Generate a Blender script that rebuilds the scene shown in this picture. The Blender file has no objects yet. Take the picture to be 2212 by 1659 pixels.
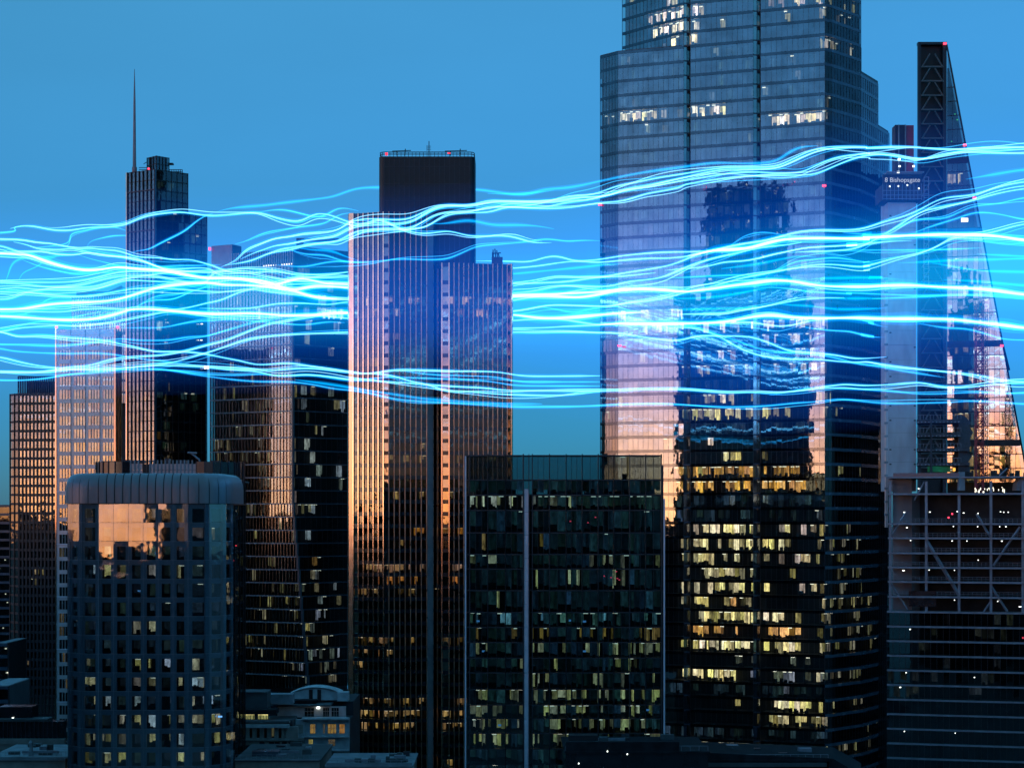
import bpy, math, random
import numpy as np
from mathutils import Vector, Matrix

sc = bpy.context.scene
COL = sc.collection
R = math.radians

# ------------------------------------------------------------------ camera, sky, sun, exposure
F, CX, HY, HC = 4213.0, 1106.0, 1115.0, 82.0        # focal length in photo units, optical centre, horizon row, eye height
cam = bpy.data.cameras.new('camera')
cam.sensor_width = 36.0
cam.lens = 36.0 * F / 2212.0
cam.shift_y = (HY - 829.5) / 2212.0
cam.clip_start, cam.clip_end = 1.0, 30000.0
camo = bpy.data.objects.new('camera', cam)
COL.objects.link(camo)
camo.location = (0, 0, HC)
camo.rotation_euler = (R(90), 0, 0)
sc.camera = camo

SUN_AZ = math.atan2(-0.80, -0.60)                    # direction to the sunset (x, y): behind the camera, to the left
SUN_EL = R(1.2)
world = bpy.data.worlds.new('World')
sc.world = world
world.use_nodes = True
wn, wl = world.node_tree.nodes, world.node_tree.links
bg = wn['Background']
sky = wn.new('ShaderNodeTexSky')
sky.sky_type = 'NISHITA'
sky.sun_disc = False
sky.sun_elevation = SUN_EL
sky.sun_rotation = SUN_AZ                            # measured from +Y towards +X
sky.ozone_density = 5.5
sky.dust_density = 0.6
sky.air_density = 0.5
def wmath(op, a, b_=None, clamp=False):
    m = wn.new('ShaderNodeMath')
    m.operation = op
    m.use_clamp = clamp
    for i, v in ((0, a), (1, b_)):
        if v is None: continue
        if hasattr(v, 'is_linked') or hasattr(v, 'links'): wl.new(v, m.inputs[i])
        else: m.inputs[i].default_value = v
    return m.outputs[0]


def wvec(op, a, b_):
    m = wn.new('ShaderNodeVectorMath')
    m.operation = op
    for i, v in ((0, a), (1, b_)):
        if isinstance(v, tuple): m.inputs[i].default_value = v
        elif op == 'SCALE' and i == 1: wl.new(v, m.inputs['Scale'])
        else: wl.new(v, m.inputs[i])
    return m.outputs['Value'] if op == 'DOT_PRODUCT' else m.outputs['Vector']


# afterglow of the sunset: warm light low over the western horizon, fading with height and away from the sunset
tc = wn.new('ShaderNodeTexCoord')
sep = wn.new('ShaderNodeSeparateXYZ')
wl.new(tc.outputs['Generated'], sep.inputs[0])
high = wmath('MAXIMUM', sep.outputs['Z'], 0.0)
fall = wmath('POWER', 2.71828, wmath('MULTIPLY', wmath('POWER', wmath('MULTIPLY', high, 1.0 / 0.066), 1.5), -1.0))
side = wvec('DOT_PRODUCT', tc.outputs['Generated'], (math.sin(SUN_AZ), math.cos(SUN_AZ), 0.0))
lobe = wmath('POWER', wmath('MULTIPLY', wmath('ADD', side, 1.0), 0.5, True), 5.0)
glow_k = wmath('MULTIPLY', fall, lobe)
warm = wvec('SCALE', (17.0, 5.4, 0.3), glow_k)
zen = wvec('ADD', wvec('SCALE', (0.08, 0.42, 1.0), high),  # the blue hour overhead
           wvec('SCALE', (0.13, 0.36, 0.04), wmath('SUBTRACT', 1.0, wmath('POWER', 2.71828, wmath('MULTIPLY', high, -1.0 / 0.08)))))
dusk = wvec('ADD', wvec('ADD', sky.outputs[0], zen), (0.03, 0.29, 0.50))    # even blue-green dusk light over the whole sky
cl = wn.new('ShaderNodeTexNoise')                          # thin veil of high cloud
cl.inputs['Scale'].default_value = 2.2
cl.inputs['Detail'].default_value = 6
mpn = wn.new('ShaderNodeMapping')
mpn.inputs['Scale'].default_value = (1, 1, 3.5)
wl.new(tc.outputs['Generated'], mpn.inputs[0])
wl.new(mpn.outputs[0], cl.inputs['Vector'])
veil = wmath('ADD', wmath('MULTIPLY', cl.outputs['Fac'], 0.34), 0.83)
wl.new(wvec('ADD', wvec('SCALE', dusk, veil), warm), bg.inputs[0])
bg.inputs[1].default_value = 0.082

sun = bpy.data.lights.new('sun', 'SUN')
sun.energy = 0.03
sun.angle = R(8)
sun.color = (1.0, 0.62, 0.38)
suno = bpy.data.objects.new('sun', sun)
COL.objects.link(suno)
sd = Vector((math.sin(SUN_AZ) * math.cos(SUN_EL), math.cos(SUN_AZ) * math.cos(SUN_EL), math.sin(SUN_EL)))
suno.rotation_euler = sd.to_track_quat('Z', 'Y').to_euler()
suno.location = (-200, -200, 300)

vs = sc.view_settings
vs.view_transform = 'Standard'
vs.look = 'None'
vs.gamma = 1.0
vs.use_curve_mapping = False
vs.exposure = 2.0
GAIN = 2.0 ** vs.exposure
cy = sc.cycles
cy.max_bounces = 8
cy.glossy_bounces = 3
cy.diffuse_bounces = 2
cy.transmission_bounces = 4
cy.transparent_max_bounces = 200
cy.use_denoising = True
cy.caustics_reflective = False
cy.caustics_refractive = False
cy.sample_clamp_indirect = 4.0


def X(px, Y): return (px - CX) * Y / F
def Z(py, Y): return HC + (HY - py) * Y / F
def P(px, Y): return Vector((X(px, Y), Y))
def PX(x, y): return CX + x * F / y
def PY(z, y): return HY - (z - HC) * F / y


# ------------------------------------------------------------------ materials
MATS = {}


def new_mat(name):
    m = bpy.data.materials.new(name)
    m.use_nodes = True
    m.node_tree.nodes.clear()
    MATS[name] = m
    out = m.node_tree.nodes.new('ShaderNodeOutputMaterial')
    return m, m.node_tree.nodes, m.node_tree.links, out


def solid(name, col, rough=0.6, metal=0.0, var=0.25, scale=0.35, bump=0.0, stretch=(1, 1, 1), spec=0.5):
    """opaque procedural surface: colour broken by noise in world space"""
    m, n, l, out = new_mat(name)
    b = n.new('ShaderNodeBsdfPrincipled')
    b.inputs['Roughness'].default_value = rough
    b.inputs['Metallic'].default_value = metal
    b.inputs['Specular IOR Level'].default_value = spec
    g = n.new('ShaderNodeNewGeometry')
    mp = n.new('ShaderNodeMapping')
    mp.inputs['Scale'].default_value = stretch
    l.new(g.outputs['Position'], mp.inputs['Vector'])
    t = n.new('ShaderNodeTexNoise')
    t.inputs['Scale'].default_value = scale
    t.inputs['Detail'].default_value = 5
    l.new(mp.outputs[0], t.inputs['Vector'])
    r = n.new('ShaderNodeMapRange')
    r.inputs['From Min'].default_value = 0.25
    r.inputs['From Max'].default_value = 0.75
    r.inputs['To Min'].default_value = 1 - var
    r.inputs['To Max'].default_value = 1 + var
    l.new(t.outputs['Fac'], r.inputs['Value'])
    mx = n.new('ShaderNodeVectorMath')
    mx.operation = 'SCALE'
    mx.inputs[0].default_value = col
    l.new(r.outputs[0], mx.inputs['Scale'])
    l.new(mx.outputs[0], b.inputs['Base Color'])
    rr = n.new('ShaderNodeMapRange')
    rr.inputs['To Min'].default_value = max(0.03, rough - min(0.1, rough * .35))
    rr.inputs['To Max'].default_value = rough + min(0.1, rough * .35)
    l.new(t.outputs['Fac'], rr.inputs['Value'])
    l.new(rr.outputs[0], b.inputs['Roughness'])
    if bump:
        bp = n.new('ShaderNodeBump')
        bp.inputs['Strength'].default_value = bump
        bp.inputs['Distance'].default_value = 0.05
        l.new(t.outputs['Fac'], bp.inputs['Height'])
        l.new(bp.outputs[0], b.inputs['Normal'])
    l.new(b.outputs[0], out.inputs['Surface'])
    return m


def glass(name, f0, trans, refl=(1, 1, 1), rough=0.02, wave=0.0, wscale=0.5):
    """coated window glass: reflects f0 head on, more at a slant, and lets the tinted rest through"""
    m, n, l, out = new_mat(name)
    lw = n.new('ShaderNodeLayerWeight')
    lw.inputs['Blend'].default_value = 0.5
    pw = n.new('ShaderNodeMath'); pw.operation = 'POWER'; pw.inputs[1].default_value = 5
    l.new(lw.outputs['Facing'], pw.inputs[0])
    ma = n.new('ShaderNodeMath'); ma.operation = 'MULTIPLY_ADD'
    ma.inputs[1].default_value = 1 - f0; ma.inputs[2].default_value = f0
    l.new(pw.outputs[0], ma.inputs[0])
    g = n.new('ShaderNodeNewGeometry')
    nb = n.new('ShaderNodeMath'); nb.operation = 'SUBTRACT'; nb.inputs[0].default_value = 1
    l.new(g.outputs['Backfacing'], nb.inputs[1])
    mu = n.new('ShaderNodeMath'); mu.operation = 'MULTIPLY'
    l.new(ma.outputs[0], mu.inputs[0]); l.new(nb.outputs[0], mu.inputs[1])
    # soiling and coating differences from pane to pane, in world space
    t = n.new('ShaderNodeTexNoise'); t.inputs['Scale'].default_value = 0.23; t.inputs['Detail'].default_value = 6
    l.new(g.outputs['Position'], t.inputs['Vector'])
    mr = n.new('ShaderNodeMapRange')
    mr.inputs['From Min'].default_value = 0.3; mr.inputs['From Max'].default_value = 0.7
    mr.inputs['To Min'].default_value = 0.72; mr.inputs['To Max'].default_value = 1.1
    l.new(t.outputs['Fac'], mr.inputs['Value'])
    mu2 = n.new('ShaderNodeMath'); mu2.operation = 'MULTIPLY'; mu2.use_clamp = True
    l.new(mu.outputs[0], mu2.inputs[0]); l.new(mr.outputs[0], mu2.inputs[1])
    tr = n.new('ShaderNodeBsdfTransparent'); tr.inputs[0].default_value = (*trans, 1)
    gl = n.new('ShaderNodeBsdfGlossy'); gl.inputs['Color'].default_value = (*refl, 1); gl.inputs['Roughness'].default_value = rough
    if wave:
        t2 = n.new('ShaderNodeTexNoise'); t2.inputs['Scale'].default_value = wscale; t2.inputs['Detail'].default_value = 1
        l.new(g.outputs['Position'], t2.inputs['Vector'])
        bp = n.new('ShaderNodeBump'); bp.inputs['Strength'].default_value = 1.0; bp.inputs['Distance'].default_value = wave
        l.new(t2.outputs['Fac'], bp.inputs['Height'])
        l.new(bp.outputs[0], gl.inputs['Normal'])
    mix = n.new('ShaderNodeMixShader')
    l.new(mu2.outputs[0], mix.inputs[0]); l.new(tr.outputs[0], mix.inputs[1]); l.new(gl.outputs[0], mix.inputs[2])
    l.new(mix.outputs[0], out.inputs['Surface'])
    return m


def emit(name, col, k=1.0):
    """a lamp or other source; col is the picture's linear value"""
    m, n, l, out = new_mat(name)
    e = n.new('ShaderNodeEmission')
    e.inputs[0].default_value = (*col, 1)
    e.inputs[1].default_value = k / GAIN
    l.new(e.outputs[0], out.inputs['Surface'])
    m.cycles.emission_sampling = 'NONE'
    return m


def room_mat():
    """lit office walls, and faint painted glow in unlit rooms; colour set per room"""
    m, n, l, out = new_mat('room_glow')
    a = n.new('ShaderNodeAttribute'); a.attribute_name = 'glow'
    g = n.new('ShaderNodeNewGeometry')
    mp = n.new('ShaderNodeMapping'); mp.inputs['Scale'].default_value = (1.3, 1.3, 0.55)
    l.new(g.outputs['Position'], mp.inputs['Vector'])
    t = n.new('ShaderNodeTexNoise'); t.inputs['Scale'].default_value = 1.0; t.inputs['Detail'].default_value = 4; t.inputs['Roughness'].default_value = 0.7
    l.new(mp.outputs[0], t.inputs['Vector'])
    mr = n.new('ShaderNodeMapRange')
    mr.inputs['From Min'].default_value = 0.33; mr.inputs['From Max'].default_value = 0.66
    mr.inputs['To Min'].default_value = 0.3; mr.inputs['To Max'].default_value = 1.35
    l.new(t.outputs['Fac'], mr.inputs['Value'])
    e = n.new('ShaderNodeEmission')
    l.new(a.outputs['Color'], e.inputs[0])
    s = n.new('ShaderNodeMath'); s.operation = 'MULTIPLY'; s.inputs[1].default_value = 1.0 / GAIN
    l.new(mr.outputs[0], s.inputs[0]); l.new(s.outputs[0], e.inputs[1])
    l.new(e.outputs[0], out.inputs['Surface'])
    m.cycles.emission_sampling = 'NONE'
    return m


def strand_mat(name, col):
    """luminous filament: adds its light to what lies behind it"""
    m, n, l, out = new_mat(name)
    e = n.new('ShaderNodeEmission'); e.inputs[0].default_value = (*col, 1); e.inputs[1].default_value = 1.0 / GAIN
    t = n.new('ShaderNodeBsdfTransparent')
    ad = n.new('ShaderNodeAddShader')
    l.new(e.outputs[0], ad.inputs[0]); l.new(t.outputs[0], ad.inputs[1]); l.new(ad.outputs[0], out.inputs['Surface'])
    m.cycles.emission_sampling = 'NONE'
    return m


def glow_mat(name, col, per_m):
    """painted glow: emission-only volume of even density"""
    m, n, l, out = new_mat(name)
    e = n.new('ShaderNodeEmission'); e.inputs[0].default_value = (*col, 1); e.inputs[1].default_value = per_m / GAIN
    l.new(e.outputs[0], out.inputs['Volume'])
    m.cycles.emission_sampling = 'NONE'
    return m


STEEL = solid('sunset_tinted_steel', (0.70, 0.46, 0.30), 0.13, 0.95, 0.15, 0.6)  # stainless steel with the sunset's warmth put into its base colour
FIN_T = solid('sunset_tinted_fin', (0.46, 0.29, 0.19), 0.30, 0.9, 0.2, 0.5)  # steel fins; sunset warmth is put into the colour
SUNSET_STEEL = solid('sunset_tinted_corner', (0.72, 0.44, 0.24), 0.22, 0.95, 0.12, 0.6)  # corner steel; the orange stands in for reflected sunset
FIN_D = solid('bronze_grey_fin', (0.20, 0.15, 0.12), 0.15, 0.9, 0.15, 0.6)
DARKMET = solid('dark_metal', (0.035, 0.04, 0.05), 0.4, 0.6, 0.3)
BLACKMET = solid('black_metal', (0.012, 0.013, 0.016), 0.45, 0.3, 0.3)
SPAN = solid('dark_spandrel', (0.012, 0.014, 0.018), 0.12, 0.0, 0.3)
SPAN_B = solid('blue_grey_spandrel', (0.05, 0.07, 0.10), 0.25, 0.2, 0.25)
INNER = solid('unlit_interior', (0.018, 0.022, 0.028), 0.8, 0, 0.5, 0.5)
SLAB = solid('floor_slab_concrete', (0.10, 0.10, 0.10), 0.8, 0, 0.3)
CONC = solid('pale_concrete', (0.33, 0.29, 0.30), 0.8, 0, 0.18, 0.5, 0.3, (1, 1, 0.3))
CONC_D = solid('grey_violet_concrete', (0.17, 0.155, 0.16), 0.7, 0, 0.2, 0.4)
PALE = solid('pale_pink_panel', (0.40, 0.33, 0.33), 0.35, 0.25, 0.12, 0.3)
STONE = solid('portland_stone', (0.34, 0.34, 0.35), 0.85, 0, 0.3, 0.5, 0.4)
STONE_B = solid('beige_stone', (0.22, 0.19, 0.17), 0.85, 0, 0.3, 0.5)
ZINC = solid('ribbed_zinc', (0.17, 0.155, 0.165), 0.42, 0.55, 0.18, 0.25, 0, (1, 1, 0.4))
PIER = solid('blue_grey_pier', (0.16, 0.19, 0.225), 0.5, 0.2, 0.22, 0.3, 0, (1, 1, 0.15))
ROOF = solid('roofing_felt', (0.05, 0.055, 0.06), 0.9, 0, 0.4, 0.3)
ROOF_P = solid('pale_roof_membrane', (0.17, 0.18, 0.20), 0.8, 0, 0.4, 0.3)
ROOF_K = solid('black_roof', (0.012, 0.013, 0.016), 0.85, 0, 0.6, 0.5, 0.3, (1, 1, 1), 0.1)
BEAM = solid('primed_steel_beam', (0.17, 0.17, 0.20), 0.5, 0.2, 0.25, 0.6)
LILAC = solid('lilac_white_cladding', (0.55, 0.50, 0.56), 0.45, 0.1, 0.12, 0.6)
MASTP = solid('mast_paint', (0.20, 0.14, 0.16), 0.6, 0, 0.2, 0.6)
RED = solid('red_paint', (0.30, 0.015, 0.02), 0.5, 0, 0.25)
REDF = solid('red_formwork', (0.22, 0.012, 0.02), 0.6, 0, 0.3)
GREENP = solid('green_sheet', (0.02, 0.20, 0.05), 0.7, 0, 0.3)
NET = solid('dark_netting', (0.03, 0.032, 0.04), 0.9, 0, 0.5, 1.5)
GROUND = solid('asphalt_city_ground', (0.045, 0.047, 0.05), 0.9, 0, 0.5, 0.02)
FURN = solid('office_furniture', (0.01, 0.01, 0.012), 0.8, 0, 0.4)
ROOM = room_mat()
L_WHITE = emit('white_ceiling_lamp', (1.0, 0.95, 0.75), 2.2)
L_WORK = emit('work_lamp', (0.9, 1.0, 0.9), 4.0)
L_RED = emit('red_beacon', (1.0, 0.05, 0.10), 3.5)
L_SCREEN = emit('screen', (0.15, 0.45, 1.0), 1.2)
L_GREEN = emit('green_lamp', (0.1, 1.0, 0.25), 1.0)
L_ORANGE = emit('orange_lamp', (1.0, 0.45, 0.08), 1.6)
L_SIGN = emit('backlit_letters', (0.75, 0.85, 1.0), 0.55)

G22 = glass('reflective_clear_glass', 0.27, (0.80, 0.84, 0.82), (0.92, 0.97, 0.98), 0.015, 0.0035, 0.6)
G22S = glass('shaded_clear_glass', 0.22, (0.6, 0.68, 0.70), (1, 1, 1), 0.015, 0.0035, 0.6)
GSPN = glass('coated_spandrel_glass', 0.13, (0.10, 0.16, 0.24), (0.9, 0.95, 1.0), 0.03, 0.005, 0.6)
GSIDE = glass('shaded_side_glass', 0.07, (0.45, 0.5, 0.52), (0.9, 0.95, 1.0), 0.02, 0.0035, 0.6)  # reflectance cut so the right-hand facets look shaded
GBLUE = glass('blue_strip_glass', 0.45, (0.2, 0.3, 0.4), (0.9, 0.95, 1.0), 0.08)
G42 = glass('bronze_glass', 0.07, (0.42, 0.37, 0.30), (1.0, 0.85, 0.7), 0.02, 0.01)
GVER = glass('bright_bronze_glass', 0.34, (0.42, 0.37, 0.30), (1.0, 0.88, 0.72), 0.03, 0.01)
GGRN = glass('green_glass', 0.12, (0.36, 0.47, 0.50), (0.75, 0.97, 1.0), 0.02, 0.003)
GDRK = glass('dark_glass', 0.12, (0.5, 0.55, 0.55), (0.9, 0.95, 1.0), 0.02, 0.003)
GSKY = glass('mirror_glass', 0.22, (0.55, 0.55, 0.5), (1.0, 0.98, 0.92), 0.03, 0.015)
GLEAD = glass('clear_slanted_glass', 0.5, (0.75, 0.78, 0.74), (1, 0.85, 0.62), 0.02, 0.006)
GJ = glass('outer_skin_glass', 0.24, (0.80, 0.85, 0.88), (1, 0.98, 0.97), 0.02, 0.006, 0.5)

# ------------------------------------------------------------------ builders
UNIT = {}
BV = np.array([(-.5, -.5, -.5), (.5, -.5, -.5), (.5, .5, -.5), (-.5, .5, -.5), (-.5, -.5, .5), (.5, -.5, .5), (.5, .5, .5), (-.5, .5, .5)])
BF = np.array([(0, 3, 2, 1), (4, 5, 6, 7), (0, 1, 5, 4), (1, 2, 6, 5), (2, 3, 7, 6), (3, 0, 4, 7)])


def unit_box(mat):
    if mat.name not in UNIT:
        me = bpy.data.meshes.new('box_' + mat.name)
        me.from_pydata([tuple(v) for v in BV], [], [tuple(int(i) for i in f) for f in BF])
        me.materials.append(mat)
        UNIT[mat.name] = me
    return UNIT[mat.name]


def mesh_obj(name, verts, faces, mat, parent=None, smooth=False):
    off = Vector(parent.location) if parent else Vector((0, 0, 0))
    me = bpy.data.meshes.new(name)
    me.from_pydata([tuple(Vector(v) - off) for v in verts], [], faces)
    if mat:
        me.materials.append(mat)
    if smooth:
        me.polygons.foreach_set('use_smooth', [True] * len(me.polygons))
    me.update()
    o = bpy.data.objects.new(name, me)
    COL.objects.link(o)
    if parent:
        o.parent = parent
    return o


def tag(o, label=None, cat=None, group=None, kind=None):
    if label: o['label'] = label
    if cat: o['category'] = cat
    if group: o['group'] = group
    if kind: o['kind'] = kind
    return o


def empty(name, loc):
    o = bpy.data.objects.new(name, None)
    COL.objects.link(o)
    o.location = loc
    o.empty_display_size = 2
    return o


def box(name, parent, c, s, mat, rot=(0, 0, 0)):
    o = bpy.data.objects.new(name, unit_box(mat))
    COL.objects.link(o)
    if parent:
        o.parent = parent
        c = Vector(c) - Vector(parent.location)
    o.location = c
    o.scale = s
    o.rotation_euler = rot
    return o


class Batch:
    """many boxes as one mesh"""
    def __init__(self):
        self.v, self.g = [], []

    def add(self, c, s, rz=0, rx=0, glow=None):
        v = BV * np.array(s)
        if rx:
            a, b = math.cos(rx), math.sin(rx)
            v = np.stack([v[:, 0], v[:, 1] * a - v[:, 2] * b, v[:, 1] * b + v[:, 2] * a], 1)
        a, b = math.cos(rz), math.sin(rz)
        v = np.stack([v[:, 0] * a - v[:, 1] * b, v[:, 0] * b + v[:, 1] * a, v[:, 2]], 1)
        self.v.append(v + np.array(c))
        self.g.append(glow)

    def build(self, name, mat, parent, kind='stuff'):
        n = len(self.v)
        if not n:
            return None
        off = np.array(parent.location) if parent else np.zeros(3)
        v = (np.concatenate(self.v) - off).astype(np.float32)
        f = (np.tile(BF, (n, 1)) + np.repeat(np.arange(n) * 8, 6)[:, None]).astype(np.int32)
        me = bpy.data.meshes.new(name)
        me.vertices.add(len(v)); me.vertices.foreach_set('co', v.ravel())
        me.loops.add(f.size); me.loops.foreach_set('vertex_index', f.ravel())
        me.polygons.add(len(f)); me.polygons.foreach_set('loop_start', np.arange(0, f.size, 4, dtype=np.int32))
        me.polygons.foreach_set('use_smooth', np.zeros(len(f), dtype=bool))
        me.update(calc_edges=True)
        me.materials.append(mat)
        if self.g[0] is not None:
            at = me.attributes.new('glow', 'FLOAT_COLOR', 'FACE')
            g = np.repeat(np.array([(*x, 1.0) for x in self.g], dtype=np.float32), 6, 0)
            at.data.foreach_set('color', g.ravel())
        o = bpy.data.objects.new(name, me)
        COL.objects.link(o)
        if parent: o.parent = parent
        if kind: o['kind'] = kind
        return o


class Face:
    """one vertical facade plane; A and B are its left and right plan points seen from outside"""
    def __init__(self, A, B):
        self.A, self.B = Vector(A), Vector(B)
        d = self.B - self.A
        self.L = d.length
        self.u = d / self.L
        self.n = Vector((self.u.y, -self.u.x))
        self.rz = math.atan2(self.u.y, self.u.x)

    def at(self, s, off=0):
        return self.A + self.u * s + self.n * off


class Building:
    def __init__(self, name, label, cat, loc, seed=1):
        self.e = empty(name, (loc[0], loc[1], 0))
        tag(self.e, label, cat)
        self.pieces = {}
        self.rooms, self.lamps, self.furn, self.slabs = Batch(), Batch(), Batch(), Batch()
        self.rng = random.Random(seed)

    def fbox(self, face, name, s0, s1, z0, z1, o0, o1, mat, tilt=(0, 0)):
        p = face.at((s0 + s1) / 2, (o0 + o1) / 2)
        c = (p.x, p.y, (z0 + z1) / 2)
        self.pieces.setdefault((name, mat.name), []).append((c, (abs(s1 - s0), abs(o1 - o0), abs(z1 - z0)), face.rz + tilt[0], tilt[1]))

    def part(self, name, c, s, mat, rz=0):
        return box(name, self.e, c, s, mat, (0, 0, rz))

    def prism(self, name, pts, z0, z1, mat, inset=0):
        n = len(pts)
        v = [(p[0], p[1], z0) for p in pts] + [(p[0], p[1], z1) for p in pts]
        f = [tuple(range(n - 1, -1, -1)), tuple(range(n, 2 * n))] + [(i, (i + 1) % n, n + (i + 1) % n, n + i) for i in range(n)]
        return mesh_obj(name, v, f, mat, self.e)

    def facade(self, face, zs, nb, gl, sp_h, sp_mat, mull=None, lit=None, inset=5.0, pane='window_pane', tilt=0.003,
               transom=None, spo=0.05, narrow=0.3, s_range=None, mname='mullion', sname='spandrel', mturn=0.0):
        """panes, spandrels, mullions, slabs and lit rooms of one facade plane. zs: floor levels, rising"""
        rg = self.rng
        s0r, s1r = s_range or (0, face.L)
        w = (s1r - s0r) / nb
        for k in range(len(zs) - 1):
            z0, z1 = zs[k], zs[k + 1]
            zt = z1 - sp_h
            if sp_h > 0:
                self.fbox(face, sname, s0r, s1r, zt, z1, -0.25, spo, sp_mat)
            sl = face.at((s0r + s1r) / 2, -0.3 - inset / 2)
            self.slabs.add((sl.x, sl.y, z1 - sp_h / 2), (s1r - s0r - 0.3, inset, max(0.3, sp_h * 0.8)), face.rz)
            mid = face.at((s0r + s1r) / 2)
            yc = PY((z0 + zt) / 2, mid.y)
            prev = None
            for i in range(nb):
                a, b = s0r + i * w, s0r + (i + 1) * w
                t = (rg.gauss(0, tilt), rg.gauss(0, tilt))
                hs = transom or [1.0]
                lo = z0
                for h in hs:
                    hi = lo + (zt - z0) * h
                    self.fbox(face, pane, a + 0.03, b - 0.03, lo + 0.03, hi - 0.03, -0.06, -0.02, gl, t)
                    lo = hi
                if lit:
                    pc = face.at((a + b) / 2)
                    g = lit(yc, PX(pc.x, pc.y), rg)
                    if g:
                        self.room(face, a, b, z0, zt, g, inset, narrow)
        if mull:
            mw, md, mm = mull
            for i in range(nb + 1):
                s = s0r + i * w
                self.fbox(face, mname, s - mw / 2, s + mw / 2, zs[0], zs[-1] + 0.02, -0.1, md, mm, (mturn, 0))

    def room(self, face, a, b, z0, zt, g, inset, narrow=0.3):
        """a lit room or a faint painted glow behind the window: back wall, now and then a ceiling lamp, furniture silhouettes"""
        rg = self.rng
        col, br, lamp = g
        dim = br < .13                              # faint emission painted into unlit rooms to lift the dark glass
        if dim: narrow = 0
        d = min(inset - 0.2, rg.uniform(1.6, 4.2))
        w = b - a
        if rg.random() < narrow:                      # the lit wall fills only part of the opening
            q = rg.uniform(0.25, 0.7)
            if rg.random() < 0.5: aa, bb = a, a + w * q
            else: aa, bb = b - w * q, b
        else:
            aa, bb = a, b
        k = br * rg.choice((.3, .55, .8, 1.0, 1.25)) * rg.uniform(.8, 1.15)
        col = (col[0], col[1] * rg.uniform(.9, 1.06), col[2] * rg.uniform(.65, 1.5))
        p = face.at((aa + bb) / 2, -d)
        zb = z0 + rg.uniform(0.05, 0.4) * (zt - z0)
        m = rg.choice((1, 2, 2, 3))
        for q in range(m):
            s0, s1 = aa + (bb - aa) * q / m, aa + (bb - aa) * (q + 1) / m
            kk = k * (rg.uniform(.35, 1.3) if m > 1 else 1)
            p = face.at((s0 + s1) / 2, -d - rg.uniform(0, .3))
            zq = max(z0, zb - rg.uniform(0, .3)) if q else zb
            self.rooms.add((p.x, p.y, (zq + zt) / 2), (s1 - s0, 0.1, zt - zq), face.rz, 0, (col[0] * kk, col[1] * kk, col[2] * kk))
        if rg.random() < lamp:
            p = face.at(rg.uniform(a + 0.3, b - 0.3), -rg.uniform(0.6, d - 0.2))
            self.lamps.add((p.x, p.y, zt - 0.18), (min(1.1, w * 0.6), 0.35, 0.16), face.rz)
        for _ in range(0 if dim and rg.random() < .5 else rg.choice((0, 1, 1, 2, 2))):
            fw = rg.uniform(0.3, 0.75) * min(w, 1.6)
            fh = rg.uniform(0.6, 1.35)
            p = face.at(rg.uniform(a + fw / 2, b - fw / 2), -rg.uniform(0.5, max(0.6, d - 0.4)))
            self.furn.add((p.x, p.y, z0 + fh / 2), (fw, 0.4, fh), face.rz)

    def finish(self, limit=300):
        for (name, mn), lst in self.pieces.items():
            mat = MATS[mn]

            def seen(it):
                c, s = it[0], it[1]
                px, py, q = PX(c[0], c[1]), PY(c[2], c[1]), F / c[1]
                hh = s[2] * q / 2
                inside = -20 < px < 2232 and py + hh > 0 and py - hh < 1659
                return (1 if inside else 0, s[0] * s[2] * q * q)
            if len(lst) > limit:
                lst = sorted(lst, key=seen, reverse=True)
            for c, s, rz, rx in lst[:limit]:
                box(name, self.e, c, s, mat, (rx, 0, rz))
            if len(lst) > limit:
                b = Batch()
                for c, s, rz, rx in lst[limit:]:
                    b.add(c, s, rz, rx)
                b.build(name, mat, self.e)
        self.rooms.build('room_glow', ROOM, self.e)
        self.lamps.build('ceiling_lamp', L_WHITE, self.e)
        self.furn.build('office_furniture', FURN, self.e)
        self.slabs.build('floor_slab', SLAB, self.e)


def levels(z0, z1, h):
    n = max(1, round((z1 - z0) / h))
    return [z0 + (z1 - z0) * i / n for i in range(n + 1)]


def tube_mesh(pts, rad, seg=6):
    """verts, faces of a tube along 3-D points; rad is a number or one per point"""
    n = len(pts)
    rs = rad if hasattr(rad, '__len__') else [rad] * n
    v, f = [], []
    for i, p in enumerate(pts):
        d = (Vector(pts[min(i + 1, n - 1)]) - Vector(pts[max(i - 1, 0)])).normalized()
        up = Vector((0, 1, 0)) if abs(d.z) > 0.9 else Vector((0, 0, 1))
        a = d.cross(up).normalized()
        b = a.cross(d)
        for j in range(seg):
            t = 2 * math.pi * j / seg
            v.append(Vector(p) + (a * math.cos(t) + b * math.sin(t)) * rs[i])
    for i in range(n - 1):
        for j in range(seg):
            f.append((i * seg + j, i * seg + (j + 1) % seg, (i + 1) * seg + (j + 1) % seg, (i + 1) * seg + j))
    f.append(tuple(range(seg - 1, -1, -1)))
    f.append(tuple((n - 1) * seg + j for j in range(seg)))
    return v, f


def rod(name, parent, p, q, r, mat, seg=6):
    v, f = tube_mesh([p, q], r, seg)
    return mesh_obj(name, v, f, mat, parent)


def bars(name, parent, segs, r, mat, kind=None):
    """several thin square bars as one mesh"""
    V, Fc = [], []
    for p, q in segs:
        v, f = tube_mesh([p, q], r, 4)
        o = len(V)
        V += v
        Fc += [tuple(i + o for i in t) for t in f]
    o = mesh_obj(name, V, Fc, mat, parent)
    if kind: o['kind'] = kind
    return o


WARM, YEL, ORG, COOL, CYAN = (1.0, 0.78, 0.50), (1.0, 0.82, 0.38), (1.0, 0.50, 0.13), (0.85, 0.95, 0.9), (0.45, 0.95, 0.85)

# ------------------------------------------------------------------ ground
g = mesh_obj('ground', [(-15000, -15000, 0), (15000, -15000, 0), (15000, 15000, 0), (-15000, 15000, 0)], [(0, 1, 2, 3)], GROUND)
g['kind'] = 'structure'

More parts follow.
